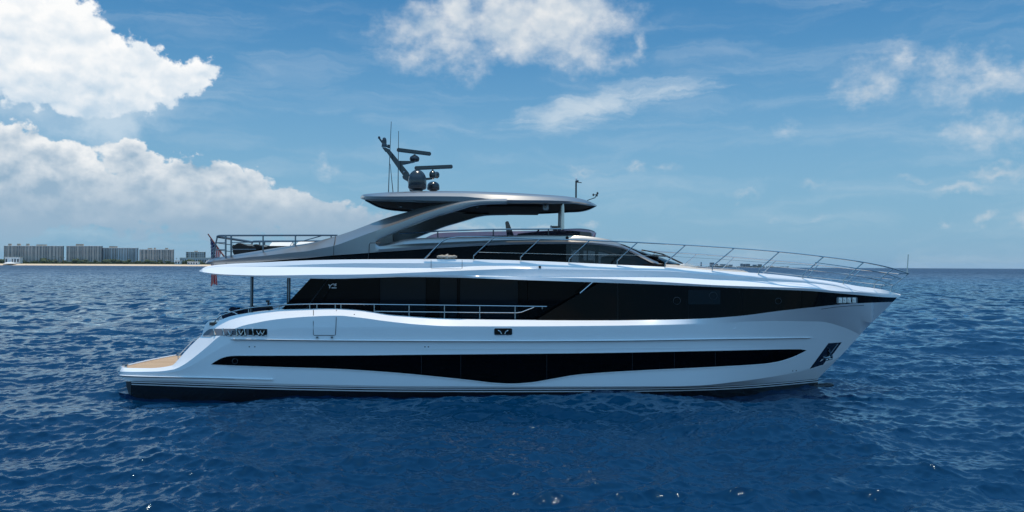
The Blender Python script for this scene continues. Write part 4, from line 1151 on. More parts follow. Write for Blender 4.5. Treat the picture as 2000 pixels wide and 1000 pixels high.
# anchor pocket and anchor
pk = plate("anchor_pocket", [(1618, 670.4), (1644.2, 668.6), (1626, 693), (1626.5, 701.5), (1614, 703.5), (1608, 712.2), (1581.8, 720.2)], .012, mat("polished_pocket", (.020, .035, .06), .12, metal=.5), yacht)
for sg in (1, -1):
    mb = MB()
    def VV(a, b, o=.07): v = on_hull(a, b, o); return Vector((v.x, v.y * sg, v.z))
    mb.tube([VV(1619.2, 681), VV(1620.4, 688), VV(1621.5, 695)], .018, 8, r2=.055)
    mb.tube([VV(1607, 697.5), VV(1612, 698.8), VV(1617, 698), VV(1622, 696)], .03, 8, r2=.05)
    mb.tube([VV(1608, 699), VV(1613, 703), VV(1618, 701)], .02, 8, r2=.05)
    mb.tube([VV(1616, 700), VV(1626, 701.5)], .05, 8, r2=.02)
    mb.build("anchor", M['chrome'], pk)
mb = MB()
for sg in (1, -1):
    def VV(a, b, o=.03): v = on_hull(a, b, o); return Vector((v.x, v.y * sg, v.z))
    mb.tube([VV(1637, 671), VV(1622, 691)], .018, 6); 
mb.build("guide_strip", M['satin'], pk)

# lettering on the saloon glass
def text(body, px_, py_, size, y, parent, shear=.15, sx_=1.0):
    cu = bpy.data.curves.new("lettering", 'FONT'); cu.body = body; cu.size = size; cu.extrude = .004; cu.shear = shear; cu.offset = .004
    o = bpy.data.objects.new("tmp", cu); C.objects.link(o)
    dg = bpy.context.evaluated_depsgraph_get(); me = bpy.data.meshes.new_from_object(o.evaluated_get(dg))
    bpy.data.objects.remove(o)
    me.materials.clear(); me.materials.append(M['stripe'])
    b = bpy.data.objects.new("lettering", me); C.objects.link(b); b.parent = parent
    b.rotation_euler = (R(90), 0, 0); b.location = P(px_, py_, y); b.scale = (sx_, 1, 1)
    return b
text("Y", 640.2, 562.8, .185, -2.375, w_a, .12, 1.15)
text("95", 647.0, 558.6, .115, -2.375, w_a, .2, 1.5)
mb = MB(); a, b = P(647.5, 562.2, -2.375), P(657.3, 562.2, -2.375); mb.box((a + b) / 2, (b.x - a.x, .006, .028)); mb.build("lettering", M['stripe'], w_a)

# ------------------------------------------------------------------ foredeck: coachroof, sun pads, hatches
mb = MB(); rows = []
q = np.linspace(1286, 1472, 40)
tp = pl([(1286, 514), (1300, 515.5), (1330, 518), (1360, 522), (1400, 525), (1450, 528.5), (1464, 531.5), (1472, 535)])
for h_, dz in ((2.05, 1), (1.95, .15), (1.75, 0), (0, 0)):
    hh = h_ * li([(1286, 1), (1400, .93), (1472, .75)])(q)
    y = tp(q) + dz * 6
    rows.append(loc(q, y, -hh))
for k in (2, 3): rows[k][:, 2] = rows[1][:, 2] + (.02 if k == 3 else .01)
mb.both(rows)
e = [r_[-1] for r_ in rows]; mb.grid([np.array([e[0], e[0] * [1, -1, 1]]), np.array([e[1], e[1] * [1, -1, 1]])])
mb.build("coachroof", M['beige'], yacht, recalc=True)
mb = MB(); pts_ = [zz(1326, 518.6, -.8), zz(1329, 516.4, -.8), zz(1333, 515.7, -.8), zz(1342, 517.3, -.8), zz(1352, 520.6, -.8), zz(1356, 523, -.8), zz(1326, 523, -.8)]
mb.prism(pts_, -1.5, -.1); tag_o = mb.build("headrest", M['cream'], yacht, bevel=.03, recalc=True)
mb = MB(); a = P(1362, 520.3, -1.5); b = P(1450, 527.2, -1.5); 
for sg in (1, -1):
    mb.tube([Vector((a.x, -1.5 * sg, a.z)), Vector((b.x, -1.5 * sg, b.z)), Vector((b.x + .25, -1.5 * sg, b.z - .1))], .016, 6)
mb.build("grab_rail", M['chrome'], yacht)
# hatch and capping on the foredeck
mb = MB(); a = P(1530, 541.5, -.9); b = P(1585, 546.5, -.9)
mb.prism([(a.x, a.z - .12), (b.x, b.z - .1), (b.x - .1, b.z + .02), (a.x + .2, a.z + .03)], -1.1, -.2); mb.build("deck_hatch", M['beige'], yacht, bevel=.02, recalc=True)

# rolled canvas bag lashed on the side deck
def place_on_yacht(o): o.matrix_world = HEEL @ o.matrix_world; return o
def at_yacht(name, label, cat, p, group=None):
    return empty(name, label, cat, HEEL @ Matrix.Translation(p), group)
r0_ = at_yacht("rolled_canvas_bag", "rolled grey beige canvas bag lashed with cord on the side deck below the arch", "bag", P(873, 505.5, -2.58))
mb = MB(); cc = []
k = .0172
for i, t in enumerate(np.linspace(0, 1, 26)):
    x_ = (-20 + 40 * t) * k; z_ = (3.8 + .9 * math.sin(t * 7) * .3) * k
    cc.append((x_, z_, .062 * min(1, 4 * min(t, 1 - t) + .45) * (1 + .10 * math.sin(t * 31) + .12 * (abs(t - .5) < .1))))
for i in range(25):
    a, b = cc[i], cc[i + 1]
    mb.tube([(a[0], 0, a[1]), (b[0], 0, b[1])], a[2], 12, r2=b[2])
bagp = mb.build("roll", M['bag'], r0_, smooth=60)
mb = MB(); mb.tube([(-.33, -.03, .04), (-.30, -.07, .09), (-.05, -.08, .07), (.0, -.075, .10), (.06, -.075, .06), (.3, -.07, .10), (.34, -.02, .05)], .014, 6)
mb.tube([(.02, -.07, .0), (.0, -.09, .08), (.0, 0, .145), (.04, .02, .15)], .02, 6); mb.build("cord", M['beige'], r0_)

# ------------------------------------------------------------------ loose furniture on the flybridge
zfl = P(520, 499, -2).z - .05
def furniture_chair(px_, y, top_px, label, w, back_right=False):
    b0 = P(px_, 497, y); r = at_yacht("lounge_chair", label, "chair", Vector((b0.x, y, zfl)), "wicker chairs on the upper deck")
    topz = P(px_, top_px, y).z - zfl
    mb = MB(); mb.prism([(-.30, .12), (.30, .12), (.34, .42), (.05, .50), (-.10, .56), (-.30, topz - .06), (-.36, topz - .05)], -.33, .33); seat = mb.build("frame", M['wicker'], r, bevel=.03, recalc=True)
    mb = MB(); mb.box((.05, 0, .46), (.5, .5, .12)); mb.box((-.20, 0, topz - .10), (.18, .42, .24)); mb.build("cushion", M['beige'], r, bevel=.05)
    for dx in (-.26, .26):
        for dy in (-.3, .3):
            mb = MB(); mb.tube([(dx, dy, 0), (dx, dy, .16)], .02, 6); mb.build("leg", M['wicker'], r)
    return r
furniture_chair(477, -.3, 477, "dark wicker chair with beige pillow, nearest the stern flag", 1)
furniture_chair(509, .5, 479, "dark wicker chair with a fat cream cushion, between railing posts", 1)
def cushion_sofa(px0, px1, y, ytop, ymid, label, grp="cream sofas on the upper deck"):
    a, b = P(px0, ytop, y), P(px1, ytop, y); w = b.x - a.x
    r = at_yacht("outdoor_sofa", label, "sofa", Vector(((a.x + b.x) / 2, y, zfl)), grp)
    zt_, zm = a.z - zfl, P(px0, ymid, y).z - zfl
    mb = MB(); mb.box((0, .1, zm / 2 + .02), (w * .98, .9, zm)); mb.build("base", M['wicker'], r, bevel=.02)
    mb = MB(); hw_ = w / 2
    mb.add([(-hw_, -.2, zm), (hw_, -.2, zm), (hw_, .45, zm), (-hw_, .45, zm), (-hw_, .18, zt_), (hw_, .18, zt_), (hw_, .45, zt_), (-hw_, .45, zt_)], [(0, 1, 5, 4), (4, 5, 6, 7), (1, 2, 6, 5), (0, 4, 7, 3), (3, 7, 6, 2), (0, 3, 2, 1)])
    mb.build("cushion", M['cream'], r, bevel=.05)
cushion_sofa(526, 570.5, .4, 472.5, 482, "long cream cushioned sofa on dark base, between second and third railing posts")
cushion_sofa(578, 622, 1.2, 471.5, 481, "cream cushioned sofa half hidden by the rising grey flank")
mb = MB(); mb.lathe([(.20, 0), (.22, .04), (.05, .08), (.04, .34), (.30, .36), (.30, .39)], (0, 0, 0), 20)
o = mb.build("side_table", M['wicker']); o.matrix_world = HEEL @ Matrix.Translation(Vector((P(521.5, 485, .2).x, .2, zfl))); tag(o, "small dark round table beside the long cream sofa", "table")

# aft cockpit furniture on the main deck
def box_thing(name, parts, label, cat, p, group=None):
    r = at_yacht(name, label, cat, p, group)
    for nm, m_, boxes, bv in parts:
        mb = MB()
        for c_, s_ in boxes: mb.box(c_, s_)
        mb.build(nm, M[m_], r, bevel=bv)
    return r
pz = P(450, 606, -1.4)
# curved lounge chair with steel arm near the stern
r = at_yacht("cockpit_armchair", "dark armchair with curved steel arms by the stern of the main deck", "armchair", Vector((pz.x, -1.4, zdeck)))
w = 30 * .0182
zz2 = lambda a, b: (P(a, b, -1.4).x - pz.x, P(a, b, -1.4).z - zdeck)
mb = MB(); mb.prism([zz2(439, 615), zz2(441, 613), zz2(447, 609.5), zz2(465, 609), zz2(474, 612), zz2(474, 622), zz2(440, 622)], -.35, .35); mb.build("seat", M['navy'], r, bevel=.03, recalc=True)
mb = MB(); mb.tube([(*zz2(434, 614.5),)[:1] + (-.4,) + zz2(434, 614.5)[1:], (zz2(440, 609)[0], -.4, zz2(440, 609)[1]), (zz2(452, 607.5)[0], -.4, zz2(452, 607.5)[1]), (zz2(466, 610)[0], -.4, zz2(466, 610)[1]), (zz2(474, 615)[0], -.4, zz2(474, 615)[1])], .022, 8)
mb.build("arm", M['chrome'], r)
mb = MB(); mb.box((zz2(460, 605)[0], 0, zz2(460, 605)[1]), (.34, .42, .16)); mb.box((zz2(454, 604)[0], 0, zz2(454, 603.5)[1]), (.16, .42, .14)); mb.build("pillow", M['navy'], r, bevel=.05)
a, b = P(476, 604, -.9), P(528, 600, -.9)
wS = b.x - a.x
r = at_yacht("cockpit_sofa", "long black sofa under the overhang on the aft deck", "sofa", Vector(((a.x + b.x) / 2, -.9, zdeck)))
zs = P(500, 598, -.9).z - zdeck
mb = MB(); mb.box((0, 0, .24), (wS, .8, .42)); mb.build("base", M['navy'], r, bevel=.03)
mb = MB(); mb.box((wS * .06, .32, zs / 2 + .12), (wS * .85, .18, zs - .22)); mb.box((wS * .30, .0, zs * .7), (.45, .5, .32)); mb.build("backrest", M['blackp'], r, bevel=.04)
r = at_yacht("deck_instrument", "small black winch head on a post above the cockpit sofa", "winch", P(524, 597, -.9))
mb = MB(); mb.tube([(0, 0, -.08), (0, 0, .18)], .035, 8); mb.box((-.02, 0, .16), (.12, .1, .08)); mb.box((.03, 0, .07), (.12, .1, .05)); mb.build("head", M['blackp'], r, bevel=.01)

# ------------------------------------------------------------------ ensign and staff
FY = .0
sp0, sp1 = P(406.2, 457, FY), P(438.5, 502, FY)
mb = MB(); mb.tube([sp1, sp0], .030, 10, r2=.022); mb.build("flag_staff", M['wood'], yacht)
def flag_mat(kind):
    return None
def cloth(name, col):
    m = mat(name, col, .8); nt = m.node_tree; b = nt.nodes['Principled BSDF']; o_ = nt.nodes['Material Output']
    t = nt.nodes.new("ShaderNodeBsdfTranslucent"); t.inputs[0].default_value = (*col, 1)
    mx = nt.nodes.new("ShaderNodeMixShader"); mx.inputs[0].default_value = .45
    nt.links.new(b.outputs[0], mx.inputs[1]); nt.links.new(t.outputs[0], mx.inputs[2]); nt.links.new(mx.outputs[0], o_.inputs['Surface'])
    return m
m_red = cloth("flag_red", (.66, .012, .03)); m_wht_f = cloth("flag_white", (.80, .78, .76)); m_blu = cloth("flag_blue", (.02, .022, .14))
n_u, n_v = 52, 60
hoist0, hoist1 = P(409.5, 463, FY), P(431, 493, FY)
vs = []; fs = []; ms = []
for j in range(n_v + 1):
    v = j / n_v
    for i in range(n_u + 1):
        u = i / n_u
        top_ = hoist0.lerp(hoist1, u)
        gx = P(410.2 + 12.5 * u, 558, FY).x          # the fly gathers below
        bx_ = top_.x * (1 - v) ** 1.4 + gx * (1 - (1 - v) ** 1.4)
        zb = P(410, 557 - 6 * u + 10 * abs(u - .45), FY).z
        bz = top_.z * (1 - v) + zb * v
        fold = .07 * math.sin(u * 17 + v * 2.0) * (.2 + .8 * v ** .7) + .03 * math.sin(u * 41 + v * 3)
        vs.append((bx_ + .015 * math.sin(v * 9 + u * 5) * v, FY + .05 + fold, bz))
for j in range(n_v):
    for i in range(n_u):
        a = j * (n_u + 1) + i
        fs.append((a, a + 1, a + n_u + 2, a + n_u + 1))
        u = (i + .5) / n_u; v = (j + .5) / n_v
        if u < 7 / 13 and v < .40:
            ci, cj = (u * 13 / 7 * 9) % 1, (v / .40 * 11) % 1
            par = (int(u * 13 / 7 * 9) + int(v / .40 * 11)) % 2 == 0
            ms.append(1 if par and .1 < ci < .9 and .1 < cj < .9 else 2)
        else:
            ms.append(0 if int(u * 13) % 2 == 0 else 1)
me = bpy.data.meshes.new("flag"); me.from_pydata(vs, [], fs)
for m_ in (m_red, m_wht_f, m_blu): me.materials.append(m_)
me.polygons.foreach_set('material_index', ms); me.polygons.foreach_set('use_smooth', [True] * len(fs)); me.update()
fo = bpy.data.objects.new("flag", me); C.objects.link(fo); fo.matrix_world = HEEL.copy()
tag(fo, "stars and stripes flag hanging limp from the wooden staff at the stern", "flag")

# ------------------------------------------------------------------ sea
def build_sea():
    ncol = 1250
    a_in = np.linspace(R(-39), R(39), ncol)
    a_l = np.concatenate([np.linspace(R(-180), R(-60), 60)[:-1], np.linspace(R(-60), R(-39), 60)[:-1]])
    azs = np.concatenate([a_l, a_in, -a_l[::-1]])
    dep_in = np.concatenate([np.linspace(19.0, 8.0, 330), np.linspace(8.0, .32, 400)[1:], np.geomspace(.32, .028, 60)[1:]])
    dep_out = np.linspace(75, 19.0, 70)[:-1]
    dep = np.concatenate([dep_out, dep_in])
    r = CAMH / np.tan(np.radians(dep))
    dr = np.gradient(r)
    X_ = r[:, None] * np.sin(azs)[None, :]; Y_ = r[:, None] * np.cos(azs)[None, :] - DIST
    Z_ = np.zeros_like(X_); DX = np.zeros_like(X_); DY = np.zeros_like(X_)
    g = np.random.default_rng(21)
    Rr = np.broadcast_to(r[:, None], X_.shape); DRr = np.broadcast_to(np.maximum(dr, r * 0.0011)[:, None], X_.shape)
    lam = np.concatenate([np.array([19., 14.5, 11.]), np.geomspace(9.0, .15, 108)])
    for i, L in enumerate(lam):
        k = 2 * math.pi / L
        th = R(-100) + g.normal(0, .45 if L > 9.5 else .85)
        slope = (.012 if L > 9.5 else .026 if L > 3.2 else .034 if L > 1.4 else .064 if L > .5 else .068)
        A_ = slope / k
        ph = g.uniform(0, 2 * math.pi)
        att = np.clip((L / DRr - .8) / 1.4, 0, 1) if L < 3.5 else np.clip((L / DRr - .25) / 1.5, 0, 1)
        # patches of stronger and weaker ripple
        arg = k * (X_ * math.cos(th) + Y_ * math.sin(th)) + ph
        env = 1.0
        if L < 5:
            w1, w2 = g.uniform(5, 16) * L ** .5, g.uniform(5, 16) * L ** .5
            env = .65 + .55 * np.sin(X_ / w1 + g.uniform(0, 6)) * np.sin(Y_ / w2 + g.uniform(0, 6) + X_ / w1 * .4)
        s_, c_ = np.sin(arg), np.cos(arg)
        Z_ += A_ * att * env * c_
        DX -= .85 * A_ * att * env * s_ * math.cos(th); DY -= .85 * A_ * att * env * s_ * math.sin(th)
    V_ = np.stack([X_ + DX, Y_ + DY, Z_ - .02], -1)
    nr, nc = X_.shape
    nv = nr * nc
    idx = np.arange(nv).reshape(nr, nc)
    a = idx[:-1, :-1].ravel(); b = idx[:-1, 1:].ravel(); c_ = idx[1:, 1:].ravel(); d = idx[1:, :-1].ravel()
    quads = np.stack([a, b, c_, d], 1)
    # join the first and last columns share the same direction; centre fan
    vert = V_.reshape(-1, 3)
    vert = np.vstack([vert, [[0, -DIST, -.02]]])
    ci = nv
    tri = np.stack([np.full(nc - 1, ci), idx[0, :-1], idx[0, 1:]], 1)
    me = bpy.data.meshes.new("sea")
    me.vertices.add(len(vert)); me.vertices.foreach_set('co', vert.astype(np.float32).ravel())
    nl = quads.size + tri.size
    me.loops.add(nl); me.loops.foreach_set('vertex_index', np.concatenate([quads.ravel(), tri.ravel()]).astype(np.int32))
    npoly = len(quads) + len(tri); me.polygons.add(npoly)
    starts = np.concatenate([np.arange(len(quads)) * 4, quads.size + np.arange(len(tri)) * 3]).astype(np.int32)
    me.polygons.foreach_set('loop_start', starts)
    me.polygons.foreach_set('use_smooth', np.ones(npoly, bool))
    me.update(calc_edges=True)
    o = bpy.data.objects.new("sea", me); C.objects.link(o); o['kind'] = 'structure'
    m = bpy.data.materials.new("sea_water"); m.use_nodes = True; nt = m.node_tree
    b_ = nt.nodes['Principled BSDF']
    b_.inputs['IOR'].default_value = 1.37
    b_.inputs['Specular Tint'].default_value = (.30, .82, 1.0, 1)
    geo = nt.nodes.new("ShaderNodeNewGeometry")
    big = noise_n(nt, vec_n(nt, 'MULTIPLY', geo.outputs['Position'], (1, 1, 0)), .035, 3, .5)
    colr = mixc(nt, big, (0.0001, 0.0145, 0.047), (0.0001, 0.0235, 0.067))
    nt.links.new(colr, b_.inputs['Base Color'])
    cd = nt.nodes.new("ShaderNodeVectorMath"); cd.operation = 'DISTANCE'; nt.links.new(geo.outputs['Position'], cd.inputs[0]); cd.inputs[1].default_value = (0, -DIST, CAMH)
    dist = cd.outputs['Value']
    rg = nt.nodes.new("ShaderNodeMapRange"); nt.links.new(dist, rg.inputs[0]); rg.inputs[1].default_value = 20; rg.inputs[2].default_value = 500; rg.inputs[3].default_value = .03; rg.inputs[4].default_value = .34
    nt.links.new(rg.outputs[0], b_.inputs['Roughness'])
    flat = vec_n(nt, 'MULTIPLY', geo.outputs['Position'], (.8, 1.25, 0))
    h1 = noise_n(nt, flat, 5.0, 4, .62, .5)
    h2 = noise_n(nt, flat, 17.0, 3, .6, .3)
    hs = math_n(nt, 'ADD', math_n(nt, 'MULTIPLY', h1, .012), math_n(nt, 'MULTIPLY', h2, .0012))
    bp = nt.nodes.new("ShaderNodeBump"); bp.inputs['Strength'].default_value = 1.0; bp.inputs['Distance'].default_value = 1.0
    nt.links.new(hs, bp.inputs['Height'])
    # facets of the chop too fine for the mesh far out: tilt the normal by the waves' own slope noise
    def facets(sx_, sy_, d_):
        n = noise_n(nt, vec_n(nt, 'MULTIPLY', geo.outputs['Position'], (sx_, sy_, 0)), 1.0, d_, .62, .25, color=True)
        return vec_n(nt, 'SUBTRACT', n, (.5, .5, .5))
    def fade(v, k):
        q_ = nt.nodes.new("ShaderNodeVectorMath"); q_.operation = 'SCALE'; nt.links.new(v, q_.inputs[0]); nt.links.new(k, q_.inputs['Scale']); return q_.outputs[0]
    near_far = math_n(nt, 'MULTIPLY', smooth(nt, dist, 25, 110), 1.0)
    f1 = fade(vec_n(nt, 'MULTIPLY', facets(.55, .45, 2), (1.2, 1.7, 0)), near_far)
    f2 = fade(vec_n(nt, 'MULTIPLY', facets(.13, .07, 4), (1.5, 2.4, 0)), smooth(nt, dist, 120, 500))
    nn = vec_n(nt, 'NORMALIZE', vec_n(nt, 'ADD', bp.outputs[0], vec_n(nt, 'ADD', f1, f2)))
    nt.links.new(nn, b_.inputs['Normal'])
    # water body colour under a slightly blue surface reflection
    df = nt.nodes.new("ShaderNodeBsdfDiffuse"); nt.links.new(colr, df.inputs['Color'])
    gl = nt.nodes.new("ShaderNodeBsdfGlossy"); gl.inputs['Color'].default_value = (.70, .89, 1.0, 1)
    nt.links.new(rg.outputs[0], gl.inputs['Roughness']); nt.links.new(nn, gl.inputs['Normal'])
    fr = nt.nodes.new("ShaderNodeFresnel"); fr.inputs[0].default_value = 1.37; nt.links.new(nn, fr.inputs['Normal'])
    mx = nt.nodes.new("ShaderNodeMixShader"); mask = math_n(nt, 'MULTIPLY_ADD', smooth(nt, dist, 60, 900), -.46, .92)   # crests hide the flattest, brightest facets far out
    nt.links.new(math_n(nt, 'MULTIPLY', fr.outputs[0], mask), mx.inputs[0])
    nt.links.new(df.outputs[0], mx.inputs[1]); nt.links.new(gl.outputs[0], mx.inputs[2])
    nt.links.new(mx.outputs[0], nt.nodes['Material Output'].inputs['Surface'])
    me.materials.append(m)
    return o
sea = build_sea()

# ------------------------------------------------------------------ far shore
GD = 1900.0
m_body = mat("apartment_wall", (.48, .36, .30), .8, var=.1, vscale=.05)
m_body2 = mat("apartment_wall_grey", (.44, .46, .50), .8, var=.1, vscale=.05)
m_slab = mat("balcony_concrete", (.80, .72, .64), .8)
m_win = mat("apartment_glass", (.045, .055, .07), .15)
m_sand = mat("beach_sand", (.66, .51, .36), .9, var=.06, vscale=.02)
m_green = mat("shore_foliage", (.045, .065, .025), .9, var=.5, vscale=.08)
m_wht = mat("painted_render", (.70, .70, .68), .8)
m_roofm = mat("penthouse_render", (.48, .36, .26), .85)
land_z = 2.2
mb = MB()
x0, x1 = wloc(-400, 515, GD).x, wloc(760, 515, GD).x
prof = [(-8, -.5), (0, 0.0), (26, 3.7), (40, 2.2), (2500, 3.0)]
xs = np.linspace(x0, x1, 50)
lines = [np.array([[x, GD - DIST + a + 3 * math.sin(x * .011), z_] for x in xs]) for a, z_ in prof[:3]]
mb.grid(lines); ob = mb.build("beach", m_sand); ob['kind'] = 'structure'
mb = MB(); lines = [np.array([[x, GD - DIST + a + 3 * math.sin(x * .011), z_ + .02] for x in xs]) for a, z_ in ((26, 3.7), (40, 4.9), (700, 5.2), (1400, 5.2))]
mb.grid(lines); ob = mb.build("shore_ground", mat("shore_grass", (.11, .12, .05), .9, var=.3, vscale=.03)); ob['kind'] = 'structure'

def tower(name, label, x0p, x1p, ytop, ybot, depth, floors, bays, wall, pents, setback=60., body=None, group="apartment blocks on the shore", step=None):
    y = GD + setback
    a = wloc(x0p, ytop, y); b = wloc(x1p, ytop, y); zt_ = (a.z + b.z) / 2; W = b.x - a.x
    root = empty(name, label, "apartment block", Matrix.Translation((a.x, y - DIST, 2.4)), group)
    H = zt_ - 2.4
    g_ = random.Random(x0p)
    mb = MB(); mb.box((W / 2, depth / 2 + 1.6, H / 2), (W - 1.0, depth, H)); mb.build("glazing", m_win, root, smooth=0)
    fh = H / floors
    mb = MB()
    for k in range(1, floors + 1):
        mb.box((W / 2, .9, k * fh - .35), (W, 2.6, .7 if k < floors else 1.2))
    mb.box((W / 2, depth / 2 + 1.6, H + .25), (W, depth + 1, .7))
    mb.build("balcony", m_slab, root, smooth=0)
    mb = MB(); x = 0; i = 0
    while x < W:
        w = g_.choice([1.0, 1.4, 3.2, 4.6]); 
        mb.box((min(x + w / 2, W - w / 2), 1.25 + g_.uniform(-.3, .3), H / 2 - .1), (w, 1.9, H - .5)); x += w + g_.choice([2.5, 3.5, 5.0]); i += 1
    mb.build("wall", wall, root, smooth=0)
    for (p0, p1, yt) in pents:
        pa = wloc(p0, yt, y + depth / 2); pb = wloc(p1, yt, y + depth / 2)
        mb = MB(); mb.box(((pa.x + pb.x) / 2 - a.x, depth / 2, (pa.z - 2.4 + H + .61) / 2), (pb.x - pa.x, depth * .6, pa.z - 2.4 - H - .61))
        mb.build("penthouse", m_roofm, root, smooth=0)
    return root
tower("apartment_block", "widest beige apartment block with four rooftop boxes, leftmost on the shore", 7.5, 122, 480.3, 514, 6, 16, 12, m_body, [(17, 22, 476), (34, 40, 476), (52, 57, 476), (72, 91, 477.5)])
tower("apartment_block", "brown apartment block with one cream rooftop box, second from the left", 129.5, 198, 480.5, 514, 6, 16, 9, m_body, [(149, 163, 476.5)])
tower("apartment_block", "grey apartment block joined to the right side of the brown one", 198.3, 268, 484.3, 514, 6, 15, 9, m_body2, [(214, 229, 480.8)], setback=75)
tower("apartment_block", "lower two-tone apartment block with three small rooftop boxes", 272, 338, 487.3, 514.5, 6, 13, 8, m_body, [(289, 297, 484.5), (301, 304, 484), (323, 328, 484.3)], setback=50)
tower("apartment_block", "small pale distant apartment block just left of the flag", 363, 399.5, 492, 512, 8, 8, 6, m_body2, [(380, 386, 489.8)], setback=420)
def low_house(name, label, x0p, x1p, ytop, ybot, setback, parts):
    y = GD + setback; a = wloc(x0p, ytop, y); b = wloc(x1p, ytop, y)
    r = empty(name, label, "house", Matrix.Translation((a.x, y - DIST, 2.2)))
    W = b.x - a.x; H = a.z - 2.2
    mb = MB(); mb.box((W / 2, 8, H / 2), (W, 14, H)); mb.build("wall", m_wht if parts != 'grey' else m_body2, r, smooth=0)
    n = max(2, int(W / 6))
    for k in range(n):
        mb = MB(); mb.box((W * (k + .5) / n, .95, H * .55), (W / n * .55, .3, H * .45)); mb.build("window", m_win, r, smooth=0)
    mb = MB(); mb.box((W / 2, 8, H + .4), (W + 1.5, 15.5, .8)); mb.build("roof", m_slab, r, smooth=0)
    return r
low_house("beach_house", "white low beach house in front of the widest block", 9, 37.5, 502.5, 513, 25, 0)
low_house("beach_house", "small white house under the trees, right of the lower block", 341, 351, 509, 513.5, 30, 0)
low_house("long_hotel", "long low grey building below the distant block left of the flag", 351, 420, 503.6, 513, 300, 'grey')
low_house("beach_house", "white flat pavilion on the beach behind the stern", 366, 386, 511.3, 514, 20, 0)
a = wloc(19, 509, GD + 10); r = empty("beach_pavilion", "white pavilion with flared roof standing on the beach at far left", "pavilion", Matrix.Translation((a.x, a.y, 2.0)))
mb = MB(); mb.lathe([(14, 2.2), (9, 4.0), (5, 5.2), (4.5, 9.0), (4.6, 12.4), (1, 13)], (0, 0, 0), 16); mb.build("roof", m_wht, r)
mb = MB()
for k in range(8): mb.tube([(12 * math.cos(k * .785), 12 * math.sin(k * .785), -1), (12 * math.cos(k * .785), 12 * math.sin(k * .785), 2.6)], .4, 6)
mb.build("post", m_wht, r)
# belt of trees along the shore: far-off mass
def tree_belt(name, x0p, x1p, dist_, n, smin, smax, material, base=2.2, gaps=()):
    g_ = random.Random(5 + n); mb = MB()
    ico = bmesh.new(); bmesh.ops.create_icosphere(ico, subdivisions=1, radius=1)
    iv = [v.co.copy() for v in ico.verts]; ifc = [tuple(v.index for v in f.verts) for f in ico.faces]; ico.free()
    for _ in range(n):
        px_ = g_.uniform(x0p, x1p)
        if any(a_ < px_ < b_ for a_, b_ in gaps): continue
        d_ = dist_ + g_.uniform(0, 30); c0 = wloc(px_, 515, d_)
        hgt = g_.uniform(smin, smax) * (.75 + .2 * math.sin(px_ * .09) + .2 * math.sin(px_ * .31))
        for k in range(5):
            s_ = max(hgt, 1.2) * g_.uniform(.25, .45)
            cx = Vector((c0.x + g_.uniform(-.5, .5) * hgt, c0.y + g_.uniform(-3, 3), base + g_.uniform(.2, .8) * hgt))
            mb.add([cx + Vector((v.x * g_.uniform(.8, 1.3), v.y, v.z * g_.uniform(.6, 1))) * s_ for v in iv], ifc)
    o = mb.build(name, material, smooth=0); o['kind'] = 'stuff'; o['label'] = "dark green belt of shore trees below the apartment blocks" if dist_ < 3000 else "thin far tree line on the horizon behind the bow"
    o['category'] = 'trees'
    return o
tree_belt("shore_trees", -60, 420, GD + 42, 620, 6.5, 12.5, m_green, base=4.2)
def palm(px_, top, label, dist_):
    b = wloc(px_, 513, dist_); t = wloc(px_ + random.uniform(-.5, .5), top, dist_)
    r = empty("palm_tree", label, "palm tree", Matrix.Translation((b.x, b.y, 2.2)), "palm trees on the shore")
    H = t.z - 2.2
    mb = MB(); mb.tube([(0, 0, 0), (.3, 0, H * .5), (t.x - b.x, 0, H)], .35, 6, r2=.2); mb.build("trunk", M['wood'], r)
    mb = MB()
    for k in range(16):
        a = k * .39 + random.uniform(-.1, .1); L = random.uniform(2.6, 3.6); c0 = Vector((t.x - b.x, 0, H)); d = Vector((math.cos(a), math.sin(a), 0)); s_ = Vector((-math.sin(a), math.cos(a), 0)) * .35
        up = random.uniform(.3, .9)
        p1, p2 = c0 + d * L * .5 + Vector((0, 0, up)), c0 + d * L + Vector((0, 0, up - 1.6))
        mb.add([c0 - s_ * .4, c0 + s_ * .4, p1 + s_, p1 - s_, p2], [(0, 1, 2, 3), (3, 2, 4)])
    mb.build("crown", m_green, r, smooth=0)
for px_, tp_, lb in ((106, 501.5, "tall palm before the right end of the widest block"), (118.5, 502.5, "palm at the right edge of the widest block"), (124, 503.5, "palm standing in the gap between the two leftmost blocks"), (345, 504.5, "palm just right of the lower two-tone block"), (352, 505.5, "palm between the lower block and the distant block")):
    palm(px_, tp_, lb, GD + 35)

# hazy city beyond the bow
FD = 6500.0
m_far = mat("far_city_wall", (.23, .25, .28), .9); m_fg = mat("far_foliage", (.05, .07, .05), .9)
mb = MB(); a, b = wloc(1080, 519, FD), wloc(1560, 519, FD)
xs = np.linspace(a.x, b.x, 20); mb.grid([np.array([[x, FD - DIST + o_, z_] for x in xs]) for o_, z_ in ((-20, -.3), (0, .9), (900, 1.5))])
ob = mb.build("far_shore", m_fg); ob['kind'] = 'structure'
tree_belt("far_trees", 1090, 1540, FD, 500, 6, 15, m_fg, base=1.0)
lab = {0: "squarest dark far tower behind the bow railing", }
fars = [(1387, 1395, 512.8, "squarest dark tower block in the hazy city behind the bow railing"), (1397, 1403, 515.5, "low block just right of the squarest far tower"), (1407, 1421, 516, "wide low far block right of the squarest tower"),
        (1424, 1431, 516.8, "small low far block left of the far white boat"), (1447, 1450.5, 514.8, "slim far block, first of the pale row behind the bow rail"), (1452, 1456, 515.4, "far block in the middle of the pale row"),
        (1457.5, 1465, 515.2, "wide far block ending the pale row"), (1471, 1478, 516.8, "very low far block left of the last far block"), (1481, 1488, 516, "last far block before the open horizon")]
